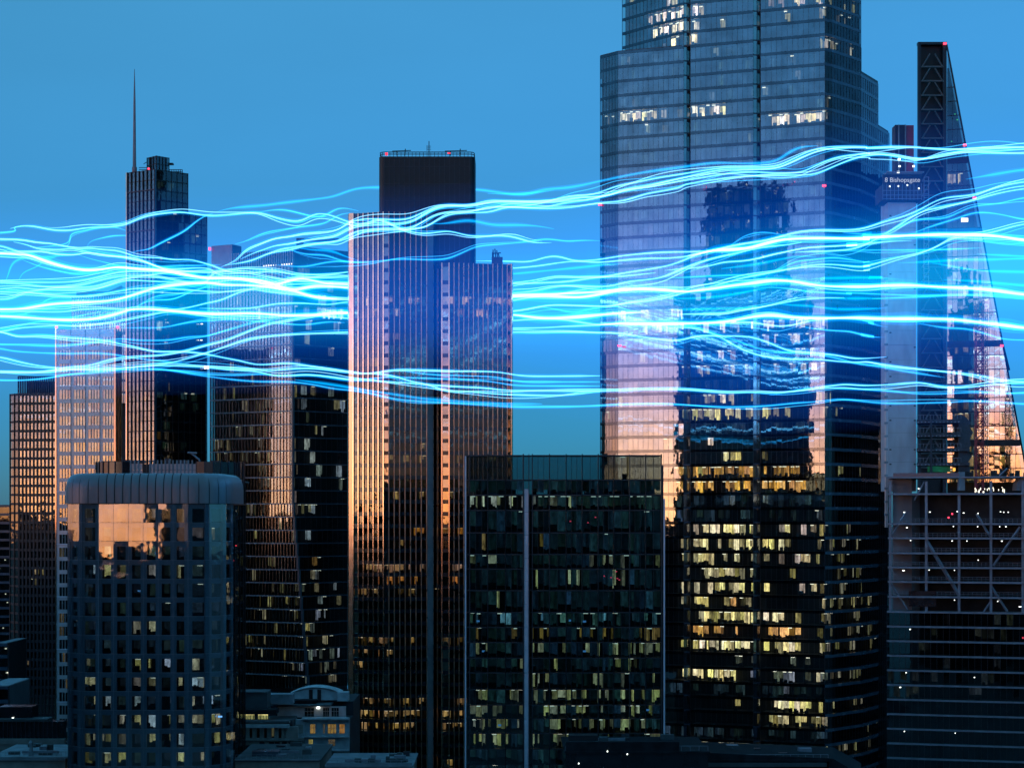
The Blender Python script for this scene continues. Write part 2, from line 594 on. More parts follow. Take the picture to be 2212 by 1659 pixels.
# ------------------------------------------------------------------ tall bronze tower with steel fins (centre)
def bronze_tower():
    b = Building('bronze_finned_tower', 'tall dark bronze tower of three stepped wings striped by vertical steel fins', 'skyscraper', (X(930, 570), 570), 42)
    rows = {1158: (0.3, ORG, 0.5), 1180: (0.1, YEL, 0.7), 1236: (0.6, WARM, 0.75), 1262: (0.06, ORG, 0.8), 1292: (0.5, YEL, 0.4), 1396: (0.55, YEL, 0.35), 1424: (0.15, YEL, 0.8),
            1505: (0.35, YEL, 0.5), 1533: (0.6, YEL, 0.75), 1558: (0.4, YEL, 0.9), 1641: (0.5, YEL, 0.5), 1450: (0.06, YEL, 0.8), 985: (0.35, YEL, 0.55), 960: (0.08, YEL, .5), 640: (0.35, WARM, 1.0), 665: (0.25, WARM, 1.0), 795: (.2, WARM, .6), 1070: (0.12, YEL, .5)}

    def lit(y, px, rg):
        for r, (p, c, k) in rows.items():
            if abs(y - r) < 13:
                return (c, k * 2.2, 0.35) if rg.random() < p else None
        return (YEL, 1.0, 0.3) if rg.random() < 0.015 else None
    z0, zl, zr = 0, Z(458, 560), Z(568, 560)
    h = 26.3 * 560 / F
    zsl = [zl - 2.2 - h * i for i in range(55) if zl - 2.2 - h * i > 0][::-1] + [zl]
    zsr = [z for z in zsl if z < zr - 2] + [zr]
    A0, A1, V0, V1, B1 = P(764, 563.5), P(829, 560), P(829, 560), P(840, 559.8), P(922, 562.5)
    fin = (0.24, 0.42, STEEL)
    fa = Face(A0, A1); fv = Face(V0, V1); fb = Face(V1, B1)
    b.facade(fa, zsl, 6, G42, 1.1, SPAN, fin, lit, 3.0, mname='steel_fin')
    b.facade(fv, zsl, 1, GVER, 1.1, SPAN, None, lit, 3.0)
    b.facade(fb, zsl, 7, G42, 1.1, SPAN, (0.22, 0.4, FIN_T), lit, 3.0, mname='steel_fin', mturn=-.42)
    # steel corner casings folded from three plates each
    for q, zt in ((((751.5, 566.0), (753.5, 564.3), (764.5, 563.35), (766, 564.6)), zl + .2), (((1095, 565.2), (1096.5, 564.4), (1105.5, 563.3), (1108.5, 565.2)), zr + .2)):
        for (pa, ya), (pb, yb) in zip(q, q[1:]):
            fp = Face(P(pa, ya), P(pb, yb))
            nj = 24
            for k in range(nj):
                b.fbox(fp, 'corner_casing', 0, fp.L, zt * k / nj + .02, zt * (k + 1) / nj - .02, -.25, 0, SUNSET_STEEL)
    # concrete strip and the recess beside it
    p, q = P(921.5, 563), P(936, 564)
    fs = Face(p, q)
    for k in range(13):
        za, zb = zl * k / 13, zl * (k + 1) / 13
        b.fbox(fs, 'concrete_panel', 0, fs.L, za + 0.04, zb - 0.04 if k < 12 else zb, -2, 0.0, CONC_D)
    fr = Face(P(936, 566), P(955, 563))
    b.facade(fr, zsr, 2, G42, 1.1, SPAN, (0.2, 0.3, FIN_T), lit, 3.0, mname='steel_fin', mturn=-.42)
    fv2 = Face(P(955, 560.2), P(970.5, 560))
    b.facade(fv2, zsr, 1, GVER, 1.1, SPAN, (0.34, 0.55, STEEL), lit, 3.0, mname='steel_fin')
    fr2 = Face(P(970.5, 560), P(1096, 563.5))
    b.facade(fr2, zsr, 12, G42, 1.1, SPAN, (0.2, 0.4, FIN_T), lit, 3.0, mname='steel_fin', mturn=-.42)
    # solid inner cores
    b.prism('wing_core', [(A0.x + 1, 567), (V0.x + .8, 563.5), (B1.x - 0.3, 566), (B1.x + 3, 572), (A0.x + 1, 574)], 0, zl - 1.2, INNER)
    b.prism('wing_core', [(X(937, 569), 569), (X(960, 563.5), 563.7), (X(1094, 567), 567), (X(1099, 574), 576), (X(937, 574), 576)], 0, zr - 1.2, INNER)
    b.prism('roof', [(A0.x, 564.2), (V0.x, 560.4), (B1.x, 562.9), (B1.x, 574), (A0.x, 574)], zl - 1.1, zl - 0.1, DARKMET)
    b.prism('roof', [(X(937, 566), 566.3), (X(956, 560), 560.6), (X(1096, 564), 564), (X(1099, 576), 576), (X(937, 576), 576)], zr - 1.1, zr - 0.1, DARKMET)
    # taller central core with rounded corners and thin ribs
    zc = Z(346, 576)
    x0, x1, y0, y1, r = X(821, 576), X(1027, 576), 570.5, 585, 1.6
    pts = []
    for (cx, cyy, t0) in ((x0 + r, y0 + r, 180), (x1 - r, y0 + r, 270), (x1 - r, y1 - r, 0), (x0 + r, y1 - r, 90)):
        for i in range(5):
            t = R(t0 + 22.5 * i)
            pts.append((cx + r * math.cos(t), cyy + r * math.sin(t)))
    b.prism('central_core', pts, 0, zc, BLACKMET)
    fc = Face((x0 + r, y0), (x1 - r, y0))
    for i in range(18):
        s = fc.L * i / 17
        b.fbox(fc, 'core_rib', s - .12, s + .12, 100, zc - 0.5, 0.0, 0.22, DARKMET)
    for k in range(9):
        b.fbox(fc, 'core_band', 0, fc.L, zc - 3 - 5 * k, zc - 2.85 - 5 * k, 0.0, 0.1, DARKMET)
    # roof rail track, posts and window-cleaning cradle arms
    zt = zc + 1.3
    pr = [(p[0] * 0.98 + 0.02 * (x0 + x1) / 2, p[1] + .2, zt) for p in pts]
    bars('roof_rail', b.e, [(pr[i], pr[(i + 1) % len(pr)]) for i in range(len(pr))] + [((a[0], a[1], zt - 0.6), (c2[0], c2[1], zt - 0.6)) for a, c2 in ((pr[i], pr[(i + 1) % len(pr)]) for i in range(len(pr)))], 0.13, BLACKMET)
    bars('rail_post', b.e, [((x0 + 1 + (x1 - x0 - 2) * i / 24, y0 + 1, zc - 0.2), (x0 + 1 + (x1 - x0 - 2) * i / 24, y0 + 1, zt)) for i in range(25)], 0.07, BLACKMET, 'stuff')
    for px, w in ((868, 5.5), (985, 6.5)):
        m = empty('cradle_arm', (0, 0, 0)); m.parent = b.e
        xx = X(px, 575)
        bars('jib', m, [((xx - b.e.location.x - w / 2, 4, zt + .9), (xx - b.e.location.x + w / 2, 4, zt + 1.1)), ((xx - b.e.location.x - w / 4, 4, zt - .5), (xx - b.e.location.x - w / 4, 4, zt + 1.0)), ((xx - b.e.location.x + w / 6, 4, zt - .5), (xx - b.e.location.x + w / 5, 4, zt + 1.6))], 0.13, BLACKMET)
    xm = X(927, 575)
    rod('roof_mast', b.e, (xm, 574, zc), (xm, 574, Z(307, 575)), 0.12, BLACKMET)
    bars('mast_antenna', b.e, [((xm - .6, 574, Z(y, 575)), (xm + .6, 574, Z(y, 575))) for y in (318, 322, 326)] + [((xm - .6, 574, Z(328, 575)), (xm - .6, 574, Z(316, 575)))], 0.07, BLACKMET)
    for px, py in ((835, 334), (970, 332)):
        b.part('red_beacon', (X(px, 574), 573.5, Z(py, 574)), (0.7, 0.7, 0.6), L_RED)
    # plant box with masts on the right wing
    b.part('plant_box', (X(1074, 570), 570, zr + 1.3), (3.2, 3, 3.0), DARKMET)
    bars('plant_mast', b.e, [((X(px, 570), 570, zr + 2.5), (X(px - d, 570), 570, Z(py, 570))) for px, py, d in ((1066, 540, 1), (1071, 538, 2), (1075, 541, 2), (1079, 546, 3), (1064, 545, 0))] + [((X(1064, 570), 570, zr + 4), (X(1082, 570), 570, zr + 4.2))], 0.16, DARKMET)
    b.finish()
bronze_tower()

# ------------------------------------------------------------------ glass skyscraper with faceted front (right of centre)
def faceted_tower():
    b = Building('faceted_glass_skyscraper', 'tallest glass skyscraper, faceted and pale, its top cut off by the frame', 'skyscraper', (X(1580, 545), 555), 22)
    hf = 4.02
    zsh = Z(112, 551)
    ztop = 240.0
    k = int(zsh / hf)
    zlow = [zsh - hf * i for i in range(k, -1, -1)]
    zup = [zsh + hf * i for i in range(int((ztop - zsh) / hf) + 1)]
    zall = zlow + zup[1:]
    f1 = lambda px: P0 + D1 * ((P0.x - (px - CX) / F * P0.y) / (-(D1.x - (px - CX) / F * D1.y)))
    P0, D1 = P(1782, 530), Vector((-0.9345, 0.356))
    rows = {  # row centre on the main face: (x0, x1, chance, colour, brightness, lamp chance)
        83: [(1400, 1505, .95, WARM, 1.1, .5)], 52: [(1380, 1505, .9, WARM, 1.1, .5)], 21: [(1420, 1510, .9, WARM, 1.0, .5)],
        245: [(1330, 1450, .55, WARM, .8, .5), (1490, 1560, .9, WARM, .7, .6), (1660, 1790, .95, WARM, .95, .7)],
        696: [(1335, 1782, .55, WARM, .5, .9)], 728: [(1600, 1782, .5, WARM, .5, .9)], 760: [(1465, 1782, .22, WARM, .5, .9)], 790: [(1465, 1782, .25, WARM, .4, .9)],
        860: [(1480, 1620, .75, YEL, .6, .5)], 890: [(1470, 1700, .7, YEL, .6, .5)], 950: [(1480, 1700, .05, WARM, .7, .9)], 975: [(1560, 1620, .5, YEL, .6, .2)],
        1006: [(1450, 1740, .8, ORG, .45, .8)], 1039: [(1450, 1740, .85, ORG, .6, .8)],
        1140: [(1470, 1620, .8, YEL, .8, .3), (1620, 1760, .5, WARM, .5, .6)], 1170: [(1465, 1700, .85, YEL, .62, .3)], 1202: [(1465, 1680, .85, YEL, .65, .3), (1680, 1760, .7, WARM, .6, .5)],
        1234: [(1480, 1640, .65, YEL, .45, .2)], 1266: [(1465, 1660, .75, YEL, .6, .2), (1700, 1770, .5, WARM, .5, .5)], 1297: [(1465, 1570, .7, YEL, .7, .2), (1570, 1640, .3, ORG, .5, .5)],
        1330: [(1465, 1690, .75, YEL, .85, .2)], 1362: [(1490, 1560, .7, ORG, .5, .3), (1580, 1720, .75, ORG, .7, .2)], 1394: [(1465, 1720, .9, YEL, .85, .2)],
        1425: [(1465, 1770, .3, COOL, .10, .9)], 1457: [(1465, 1580, .9, YEL, .8, .2), (1580, 1780, .8, COOL, .16, .5)], 1530: [(1670, 1750, .85, YEL, .7, .2)], 1560: [(1660, 1790, .7, YEL, .35, .2)],
        1610: [(1440, 1780, .85, YEL, .85, .2)], 1642: [(1465, 1780, .1, YEL, .5, .2)]}
    upl = [(1500, 1560, .6), (1700, 1760, .5)]

    def lit(y, px, rg):
        for r, segs in rows.items():
            if abs(y - r) < 16:
                for x0, x1, p, c, kk, lm in segs:
                    if x0 <= px <= x1 and rg.random() < p:
                        return (c, kk * 2.6, lm)
                return (YEL, .5, .3) if rg.random() < .03 else None
        if y < 110 and rg.random() < 0.25: return (WARM, 1.6, .7)
        if rg.random() < .04: return (COOL, 0.25, 0.2)
        return ((.4, .8, 1.0), rg.uniform(.02, .1), .0) if rg.random() < .6 else None  # faint blue glow painted into most unlit bays

    def lit_side(y, px, rg):
        for r, segs in rows.items():
            if abs(y - r) < 16 and segs[0][2] > .5:
                return (YEL, .8, .3) if rg.random() < .3 else None
        if y < 110 and rg.random() < .5: return (WARM, 1.6, .8)
        return None
    mm = (0.045, 0.05, DARKMET)
    cuts = [1335, 1477, 1491.5, 1627, 1643, 1782]
    for i in (0, 2, 4):
        fc = Face(f1(cuts[i]), f1(cuts[i + 1]))
        z = zlow if i == 0 else zall
        b.facade(fc, z, round(fc.L / 1.5), G22, 0.80, GSPN, mm, lit, 6.0, tilt=0.0018, narrow=.1)
    for i in (1, 3):                                  # vertical recessed strips that mirror the blue eastern sky
        p, q = f1(cuts[i]), f1(cuts[i + 1])
        fc = Face(p + Vector((0.0, 0.15)), q + Vector((0, 1.4)))
        b.facade(fc, zall, 1, GBLUE, 0.35, SPAN_B, None, None, 3.0, pane='recess_pane')
    # left receding facet
    fl = Face(P(1296.5, 556.4), f1(1335))
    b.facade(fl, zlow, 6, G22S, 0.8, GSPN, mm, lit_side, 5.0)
    # curved upper left, set back above the shoulder
    c0, c1, c2, c3 = P(1344, 562), P(1398, 554), P(1440, 548.5), f1(1477)
    zup2 = zup
    for (p, q) in ((c0, c1), (c1, c2), (c2, c3)):
        fc = Face(p, q)
        b.facade(fc, zup2, max(3, round(fc.L / 1.5)), G22, 0.80, GSPN, mm, lit, 5.0, narrow=.1)
    # right side facets
    e0 = f1(1782)
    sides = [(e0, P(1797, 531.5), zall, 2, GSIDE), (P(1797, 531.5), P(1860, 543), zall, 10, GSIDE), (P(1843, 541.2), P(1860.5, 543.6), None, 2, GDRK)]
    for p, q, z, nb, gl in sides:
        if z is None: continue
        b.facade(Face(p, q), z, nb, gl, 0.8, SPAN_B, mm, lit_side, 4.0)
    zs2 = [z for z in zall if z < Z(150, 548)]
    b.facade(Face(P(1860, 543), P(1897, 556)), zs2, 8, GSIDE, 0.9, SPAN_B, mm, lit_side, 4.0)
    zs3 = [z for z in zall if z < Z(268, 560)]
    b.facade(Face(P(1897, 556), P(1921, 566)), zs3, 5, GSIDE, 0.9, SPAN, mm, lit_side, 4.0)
    # inner core, roofs and back
    a, d = f1(1340), f1(1776)
    nin = Vector((-0.356, -0.9345))
    pts = [P(1300, 562), a - nin * 6.3, d - nin * 6.3, P(1805, 541), P(1895, 563), P(1916, 572), P(1905, 590), P(1310, 600)]
    b.prism('service_core', [(p.x, p.y) for p in pts], 0, min(zs3[-1], zsh) - 1, INNER)
    pts = [P(1352, 568), P(1450, 556), f1(1510) - nin * 6.3, d - nin * 6.3, P(1803, 540), P(1857, 549), P(1850, 590), P(1352, 598)]
    b.prism('service_core', [(p.x, p.y) for p in pts], 60, ztop, INNER)
    pts = [P(1300, 562), a - nin * 6.3, f1(1474) - nin * 6.3, P(1476, 590), P(1310, 600)]
    b.prism('service_core', [(p.x, p.y) for p in pts], 0, zsh - .6, INNER)
    b.prism('shoulder_roof', [(p.x, p.y) for p in (P(1297, 556.6), f1(1335) + Vector((0, .3)), f1(1500) + Vector((0, .3)), P(1480, 580), P(1297, 585))], zsh - 0.2, zsh + 0.25, DARKMET)
    b.prism('shoulder_wall', [(p.x, p.y) for p in (P(1861, 544.5), P(1896.5, 557), P(1896, 580), P(1861, 580))], 60, zs2[-1] + 1.0, BLACKMET)
    b.prism('shoulder_wall', [(p.x, p.y) for p in (P(1897.5, 558), P(1919, 567), P(1919, 582), P(1897, 582))], 60, zs3[-1] + 0.8, BLACKMET)
    b.prism('side_tower', [(p.x, p.y) for p in (P(1843, 541.0), P(1861, 544.2), P(1861, 560), P(1845, 560))], 100, Z(102, 543), BLACKMET)
    for px, py, y in ((1296, 443, 556), (1780, 402, 529.5), (1338, 747, 549), (1852, 100, 543), (1907, 430, 560)):
        b.part('red_beacon', (X(px, y), y - .3, Z(py, y)), (1.0, .5, .45), L_RED)
    b.finish()
faceted_tower()

# ------------------------------------------------------------------ green glass office block (front, centre)
def green_block():
    b = Building('green_glass_office_block', 'dark green glass office block in front with a slim pale column up its face', 'office block', (X(1220, 450), 450), 7)
    S = lambda c, o=1000.0: (c / 2.267 + o) / 1.0443
    ys = [S(c) for c in (60, 185, 262, 340, 455, 565, 640, 750, 862, 938, 1015, 1095, 1170, 1255, 1335, 1405, 1480, 1560, 1640, 1720, 1800)]
    zs = [Z(y, 440) for y in ys][::-1]
    zs = [2.0] + [z for z in zs if z > 3]
    chance = {300: (.0, YEL, .6), 600: (.22, YEL, .45), 700: (.12, YEL, .7), 900: (.4, CYAN, .35), 975: (.4, ORG, .35), 1050: (.33, YEL, .45), 1130: (.22, YEL, .45), 1210: (.2, YEL, .55),
              1290: (.5, YEL, .55), 1370: (.45, YEL, .55), 1440: (.45, YEL, .5), 1520: (.35, YEL, .55), 395: (.0, YEL, .4), 510: (.06, ORG, .4), 810: (.05, YEL, .4)}

    def lit(y, px, rg):
        c = (y * 1.0443 - 1000) * 2.267
        if 262 < c < 340:
            x = (px * 1.0443 - 1000) * 2.267
            if 140 < x < 312 or 325 < x < 365 or 460 < x < 492 or 628 < x < 665: return (WARM, 2.0, .7)
            if x < 410 or 545 < x < 590: return (WARM, .7, .3)
            return (CYAN, .12, .7)
        if c < 190: return (ORG, .5, .6) if 880 < (px * 1.0443 - 1000) * 2.267 < 960 and rg.random() < .5 else None
        for r, (p, col, k) in chance.items():
            if abs(c - r) < 38 and rg.random() < p * 1.25: return (col, k * 1.9, .35)
        return ((.28, .75, .92), rg.uniform(.04, .12), .02)  # every other cell gets a faint painted teal glow
    xs1 = [S(c) for c in (135, 228, 318, 408)]
    xs2 = [S(c) for c in (455, 543, 628, 710, 792, 872, 953, 1035, 1115)]
    Y0 = 440
    mm = (0.10, 0.14, DARKMET)
    for xs in (xs1, xs2):
        for i in range(len(xs) - 1):
            fc = Face(P(xs[i], Y0 + i * .05), P(xs[i + 1], Y0 + (i + 1) * .05))
            b.facade(fc, zs, 3 if i % 2 == 0 else 2, GGRN, 0.22, DARKMET, None, lit, 5.0, tilt=.0015, narrow=.85)
            n = 3 if i % 2 == 0 else 2
            for j in range(1, n):
                b.fbox(fc, 'mullion', fc.L * j / n - .04, fc.L * j / n + .04, 2, zs[-1], -.1, .06, BLACKMET)
            for s in (0.0, fc.L):
                b.fbox(fc, 'bay_fin', s - .10, s + .10, 2, zs[-1] + .25, .0, .45, DARKMET)
    # recess with the pale column
    fc = Face(P(xs1[-1], Y0 + 1.2), P(xs2[0], Y0 + 1.2))
    b.facade(fc, zs, 1, GGRN, 0.22, DARKMET, None, None, 4.0)
    zt = Z(1056, 439)
    fcol = Face(P(1132.5, 439.2), P(1141.5, 439.2))
    n = 17
    for k in range(n):
        b.fbox(fcol, 'column_casing', 0, fcol.L, zt * k / n + .03, zt * (k + 1) / n - .03, -.8, 0, LILAC)
    for px in (1131, 1142.5):
        b.fbox(Face(P(px - .8, 439.3), P(px + .8, 439.3)), 'bay_fin', 0, .17, 2, zs[-1] + .2, -.5, .4, DARKMET)
    # end fins
    for px, py in ((1005.5, 985), (1435, 1077)):
        fe = Face(P(px - 1.6, 439.6), P(px + 1.6, 439.6))
        b.fbox(fe, 'end_fin', 0, fe.L, 2, Z(py, 439.6), -.9, 0, LILAC)
    fe = Face(P(1430, 440.2), P(1433.3, 440.2))
    b.fbox(fe, 'end_return', 0, fe.L, 2, Z(1005, 440), -3, 0, BLACKMET)
    fe = Face(P(1008, 440.4), P(xs1[0], 440.4))
    b.facade(fe, zs, 1, GGRN, 0.22, DARKMET, None, None, 4.0)
    b.prism('service_core', [(X(1008, 446), 446), (X(1432, 446), 446), (X(1432, 470), 470), (X(1008, 470), 470)], 0, zs[-3] - .3, INNER)
    b.prism('roof', [(X(1008, 441), 441), (X(1432, 441), 441), (X(1432, 470), 470), (X(1008, 470), 470)], zs[-3] - .3, zs[-3] + .1, ROOF)
    for px, w, h in ((1080, 5, 1.8), (1105, 2.0, 3.2), (1220, 8, 2.2), (1290, 6, 2.6), (1380, 7, 2.2)):
        b.part('roof_plant', (X(px, 452), 452, zs[-3] + h / 2), (w, 5, h), ROOF_P if px == 1105 else BEAM)
    for x, y in ((650, 398), (740, 405), (778, 378), (720, 338), (822, 678), (858, 685), (890, 690), (900, 697), (885, 655)):
        b.part('red_indicator', (X(S(x), 442), 442, Z(S(y), 442)), (.35, .2, .22), L_RED)
    for x, y in ((205, 1062), (722, 1062), (645, 905), (722, 910), (178, 908), (210, 908), (1045, 1362), (288, 1440)):
        b.part('screen', (X(S(x), 442), 442, Z(S(y), 442)), (.7, .2, .4), L_SCREEN)
    b.finish()
green_block()

# ------------------------------------------------------------------ rounded office tower (front left)
def rounded_plan(x0, x1, y0, y1, r, n=6):
    pts = []
    for (cx, cyy, t0) in ((x0 + r, y1 - r, 90), (x0 + r, y0 + r, 180), (x1 - r, y0 + r, 270), (x1 - r, y1 - r, 0)):
        for i in range(n + 1):
            t = R(t0 + 90.0 * i / n)
            pts.append(Vector((cx + r * math.cos(t), cyy + r * math.sin(t))))
    return pts                                        # counter-clockwise


def rounded_tower():
    Y0 = 412
    x0, x1 = X(143, Y0 + 8), X(506, Y0 + 8)
    b = Building('rounded_office_tower', 'grey office tower with rounded corners under a ribbed curved metal crown', 'office block', ((x0 + x1) / 2, Y0 + 14), 12)
    ztop = Z(1088, Y0)
    S = lambda c: (1132 + c / 2.765) / 1.0443
    zs = [ztop - i * (42.3 / 1.0443) * Y0 / F for i in range(19)]
    zs = [z for z in zs if z > 2][::-1]
    r = 8.6
    outer = rounded_plan(x0, x1, Y0, Y0 + 36, r)
    inner = rounded_plan(x0 + .55, x1 - .55, Y0 + .55, Y0 + 35.4, r - .5)
    n = len(outer)

    def lit(y, px, rg):
        if y < 1165: return (WARM, .45, .2) if rg.random() < .3 else None
        row = (y - 1088) / 40.5
        p = {3: .35, 4: .12, 5: .1, 6: .22, 7: .03, 8: .45, 9: .38, 10: .4, 11: .6, 12: .45, 13: .5}.get(int(row), .25)
        if 145 < px < 210: p *= .8
        if px > 405: p *= .8
        return (rg.choice((WARM, YEL, YEL, COOL)), 1.3, .35) if rg.random() < p * 1.4 else ((.5, .85, 1.0), rg.uniform(.05, .129), .05)  # unlit windows get a faint painted blue glow

    def skin(a, c, nb, piers):
        fi = Face(*a); fo = Face(*c)
        w = fi.L / nb
        wo = fo.L / nb
        for k in range(len(zs) - 1):
            z0, z1 = zs[k], zs[k + 1]
            for i in range(nb):
                t = (b.rng.gauss(-.012, .003), b.rng.gauss(-.010, .0015))
                b.fbox(fo, 'skin_pane', wo * i + .03, wo * (i + 1) - .03, z0 + .04, z1 - .04, -.05, 0, GJ, t)
                pw = w * .20
                b.fbox(fi, 'pier', w * i - pw, w * i + pw, z0, z1, -.35, .05, PIER)
                b.fbox(fi, 'window_head', w * i + pw, w * (i + 1) - pw, z1 - 1.05, z1, -.3, 0, PIER)
                b.fbox(fi, 'window_pane', w * i + pw, w * (i + 1) - pw, z0, z1 - 1.05, -.32, -.28, GDRK)
                m = fi.at(w * (i + .5))
                gg = lit(PY((z0 + z1) / 2, m.y), PX(m.x, m.y), b.rng)
                if gg: b.room(fi, w * i + pw, w * (i + 1) - pw, z0, z1 - 1.05, gg, 4.0)
            m = fi.at(fi.L / 2, -2.6)
            b.slabs.add((m.x, m.y, z1 - .6), (fi.L, 4.2, .6), fi.rz)
        b.fbox(fi, 'pier', fi.L - w * .2, fi.L + w * .1, zs[0], zs[-1], -.35, .05, PIER)
    N = 7
    # front flat face and the two visible corners
    lo, hi = outer[N + 6], outer[2 * N]
    skin((inner[N + 6], inner[2 * N]), (lo + Vector((0, .35)), hi - Vector((0, .25))), 6, True)
    for q in (0, 1, 2):
        i = N + 2 * q
        skin((inner[i], inner[i + 2]), (outer[i], outer[i + 2]), 1, False)
        i = 2 * N + 2 * q
        skin((inner[i], inner[i + 2]), (outer[i], outer[i + 2]), 1, False)
    ip = rounded_plan(x0 + 5.5, x1 - 5.5, Y0 + 5.5, Y0 + 31, r - 4.5)
    b.prism('service_core', [(p.x, p.y) for p in ip], 0, ztop - .2, INNER)
    rear = [outer[i] for i in list(range(3 * N, 4 * N)) + list(range(0, N + 1))]
    # crown: ribbed metal shell that rolls inwards at the top, one panel per seam
    zc = Z(1022, Y0 + 1.5)
    hcr = zc - ztop
    prof = [(0.0, 0.1), (0.0, hcr * .50), (0.12, hcr * .66), (0.42, hcr * .80), (0.95, hcr * .91), (1.75, hcr * .98), (2.8, hcr)]
    loop = []
    for i in range(len(outer)):
        p, q = outer[i], outer[(i + 1) % len(outer)]
        m = max(1, round((q - p).length / 1.75))
        loop += [p + (q - p) * j / m for j in range(m)]
    ctr = Vector(((x0 + x1) / 2, Y0 + 18))
    M = len(loop)
    for i in range(M):
        p, q = loop[i], loop[(i + 1) % M]
        if p.y > Y0 + 22: continue
        v, f = [], []
        e = (q - p).normalized() * 0.09
        for d, h in prof:
            for s, w in ((p + e, 0), ((p + q) / 2, .14), (q - e, 0)):
                rad = (s - ctr)
                ins = Vector((max(-1, min(1, rad.x / 8)) if abs(rad.x) > (x1 - x0) / 2 - r else 0, -1 if rad.y < -18 + r else 0))
                nrm = Vector((q.y - p.y, -(q.x - p.x))).normalized()
                s2 = s - nrm * d + nrm * w
                v.append((s2.x, s2.y, ztop + h))
        for a in range(len(prof) - 1):
            for c in (0, 1):
                f.append((a * 3 + c, a * 3 + c + 1, a * 3 + 4 + c, a * 3 + 3 + c))
        mesh_obj('crown_panel', v, f, ZINC, b.e, True)
    b.prism('crown_deck', [(p.x, p.y) for p in rounded_plan(x0 + .25, x1 - .25, Y0 + .25, Y0 + 35.7, r - .2)], ztop - .1, ztop + .1, DARKMET)
    b.prism('crown_backing', [(p.x, p.y) for p in rounded_plan(x0 + 1.0, x1 - 1.0, Y0 + 1.0, Y0 + 35, r - .8)], ztop, zc - .9, DARKMET)
    b.prism('crown_roof', [(p.x, p.y) for p in rounded_plan(x0 + 2.6, x1 - 2.6, Y0 + 2.6, Y0 + 33.4, r - 2.4)], zc - .9, zc - .05, ROOF)
    for c, y in ((900, 320), (978, 320), (870, 555), (1372, 1338)):
        b.part('screen', (X((c / 2.765) / 1.0443, Y0 + 2), Y0 + 2.2, Z(S(y), Y0 + 2)), (.9, .15, .35), L_SCREEN)
    b.finish()
rounded_tower()


def plant_drum():
    """the round roof enclosure standing just behind the rounded tower"""
    Y0 = 455
    x0, x1 = X(190, Y0), X(524, Y0 + 6)
    b = Building('round_dark_tower', 'dark round tower mostly hidden behind the curved metal crown, pale panels on top', 'office block', ((x0 + x1) / 2, Y0 + 14), 3)
    pl = rounded_plan(x0, x1, Y0, Y0 + 30, 10, 8)
    zt, zd = Z(997, Y0), Z(1040, Y0)
    n = len(pl)
    zs = levels(2, zd, 4.0)
    for i in range(9, 26):
        p, q = pl[i], pl[(i + 1) % n]
        if (q - p).length < .2: continue
        fc = Face(p, q)
        if fc.L > 12:
            m = 17
            for j in range(m):
                px = PX(fc.at(fc.L * (j + .5) / m).x, Y0)
                if 305 < px < 322:
                    b.fbox(fc, 'louvre_panel', fc.L * j / m + .05, fc.L * (j + 1) / m - .05, zd, zt - .6, -.3, -.1, BLACKMET)
                    continue
                hi = zt - .5 if px < 452 else zt - .1
                for a, c in ((0, .33), (.33, .66), (.66, 1)):
                    b.fbox(fc, 'screen_panel', fc.L * j / m + .05, fc.L * (j + 1) / m - .05, zd + (hi - zd) * a + .04, zd + (hi - zd) * c - .04, -.1, 0, PALE if px < 445 else SPAN)
                if j % 1 == 0:
                    b.fbox(fc, 'screen_post', fc.L * j / m - .16, fc.L * j / m + .16, zd, zt + .35, 0, .3, ROOF_P)
        else:
            b.fbox(fc, 'screen_panel', 0, fc.L, zd, zt, -.2, 0, SPAN)
            b.fbox(fc, 'screen_post', -.1, .1, zd, zt + .2, 0, .2, DARKMET)
        if i >= 17:
            b.facade(fc, zs, max(1, round(fc.L / 1.6)) if fc.L < 12 else 10, GDRK, .8, SPAN, (.12, .2, BLACKMET), None, 3.0)
    b.prism('service_core', [(p.x, p.y) for p in rounded_plan(x0 + 3.2, x1 - 3.2, Y0 + 3.2, Y0 + 29, 8)], 0, zd, INNER)
    b.prism('roof', [(p.x, p.y) for p in rounded_plan(x0 + .3, x1 - .3, Y0 + .3, Y0 + 29.7, 9.7)], zd, zd + .3, ROOF)
    # window-cleaning crane on the roof
    x = X(418, 462)
    bars('cleaning_crane', b.e, [((x + 2, 462, zd), (x + 1.4, 462, zt + .6)), ((x + 1.4, 462, zt + .6), (x - .8, 462, zt + 2.4)), ((x - 1.4, 462, zt + 2.3), (x + .8, 462, zt + 2.2))], .22, ROOF_P)
    for px, w, h in ((395, 2, .8), (362, 1.2, 1.2), (235, 3, .6), (272, 2, .9), (300, 3, .8), (465, 2, .7)):
        b.part('roof_plant', (X(px, 462), 462, zt + h / 2 - .3), (w, 2, h), DARKMET)
    for px, py in ((509, 1178), (505.5, 1210)):
        b.part('red_beacon', (X(px + 2, 462), 461, Z(py, 462)), (.3, .3, .3), L_RED)
    b.finish()
plant_drum()

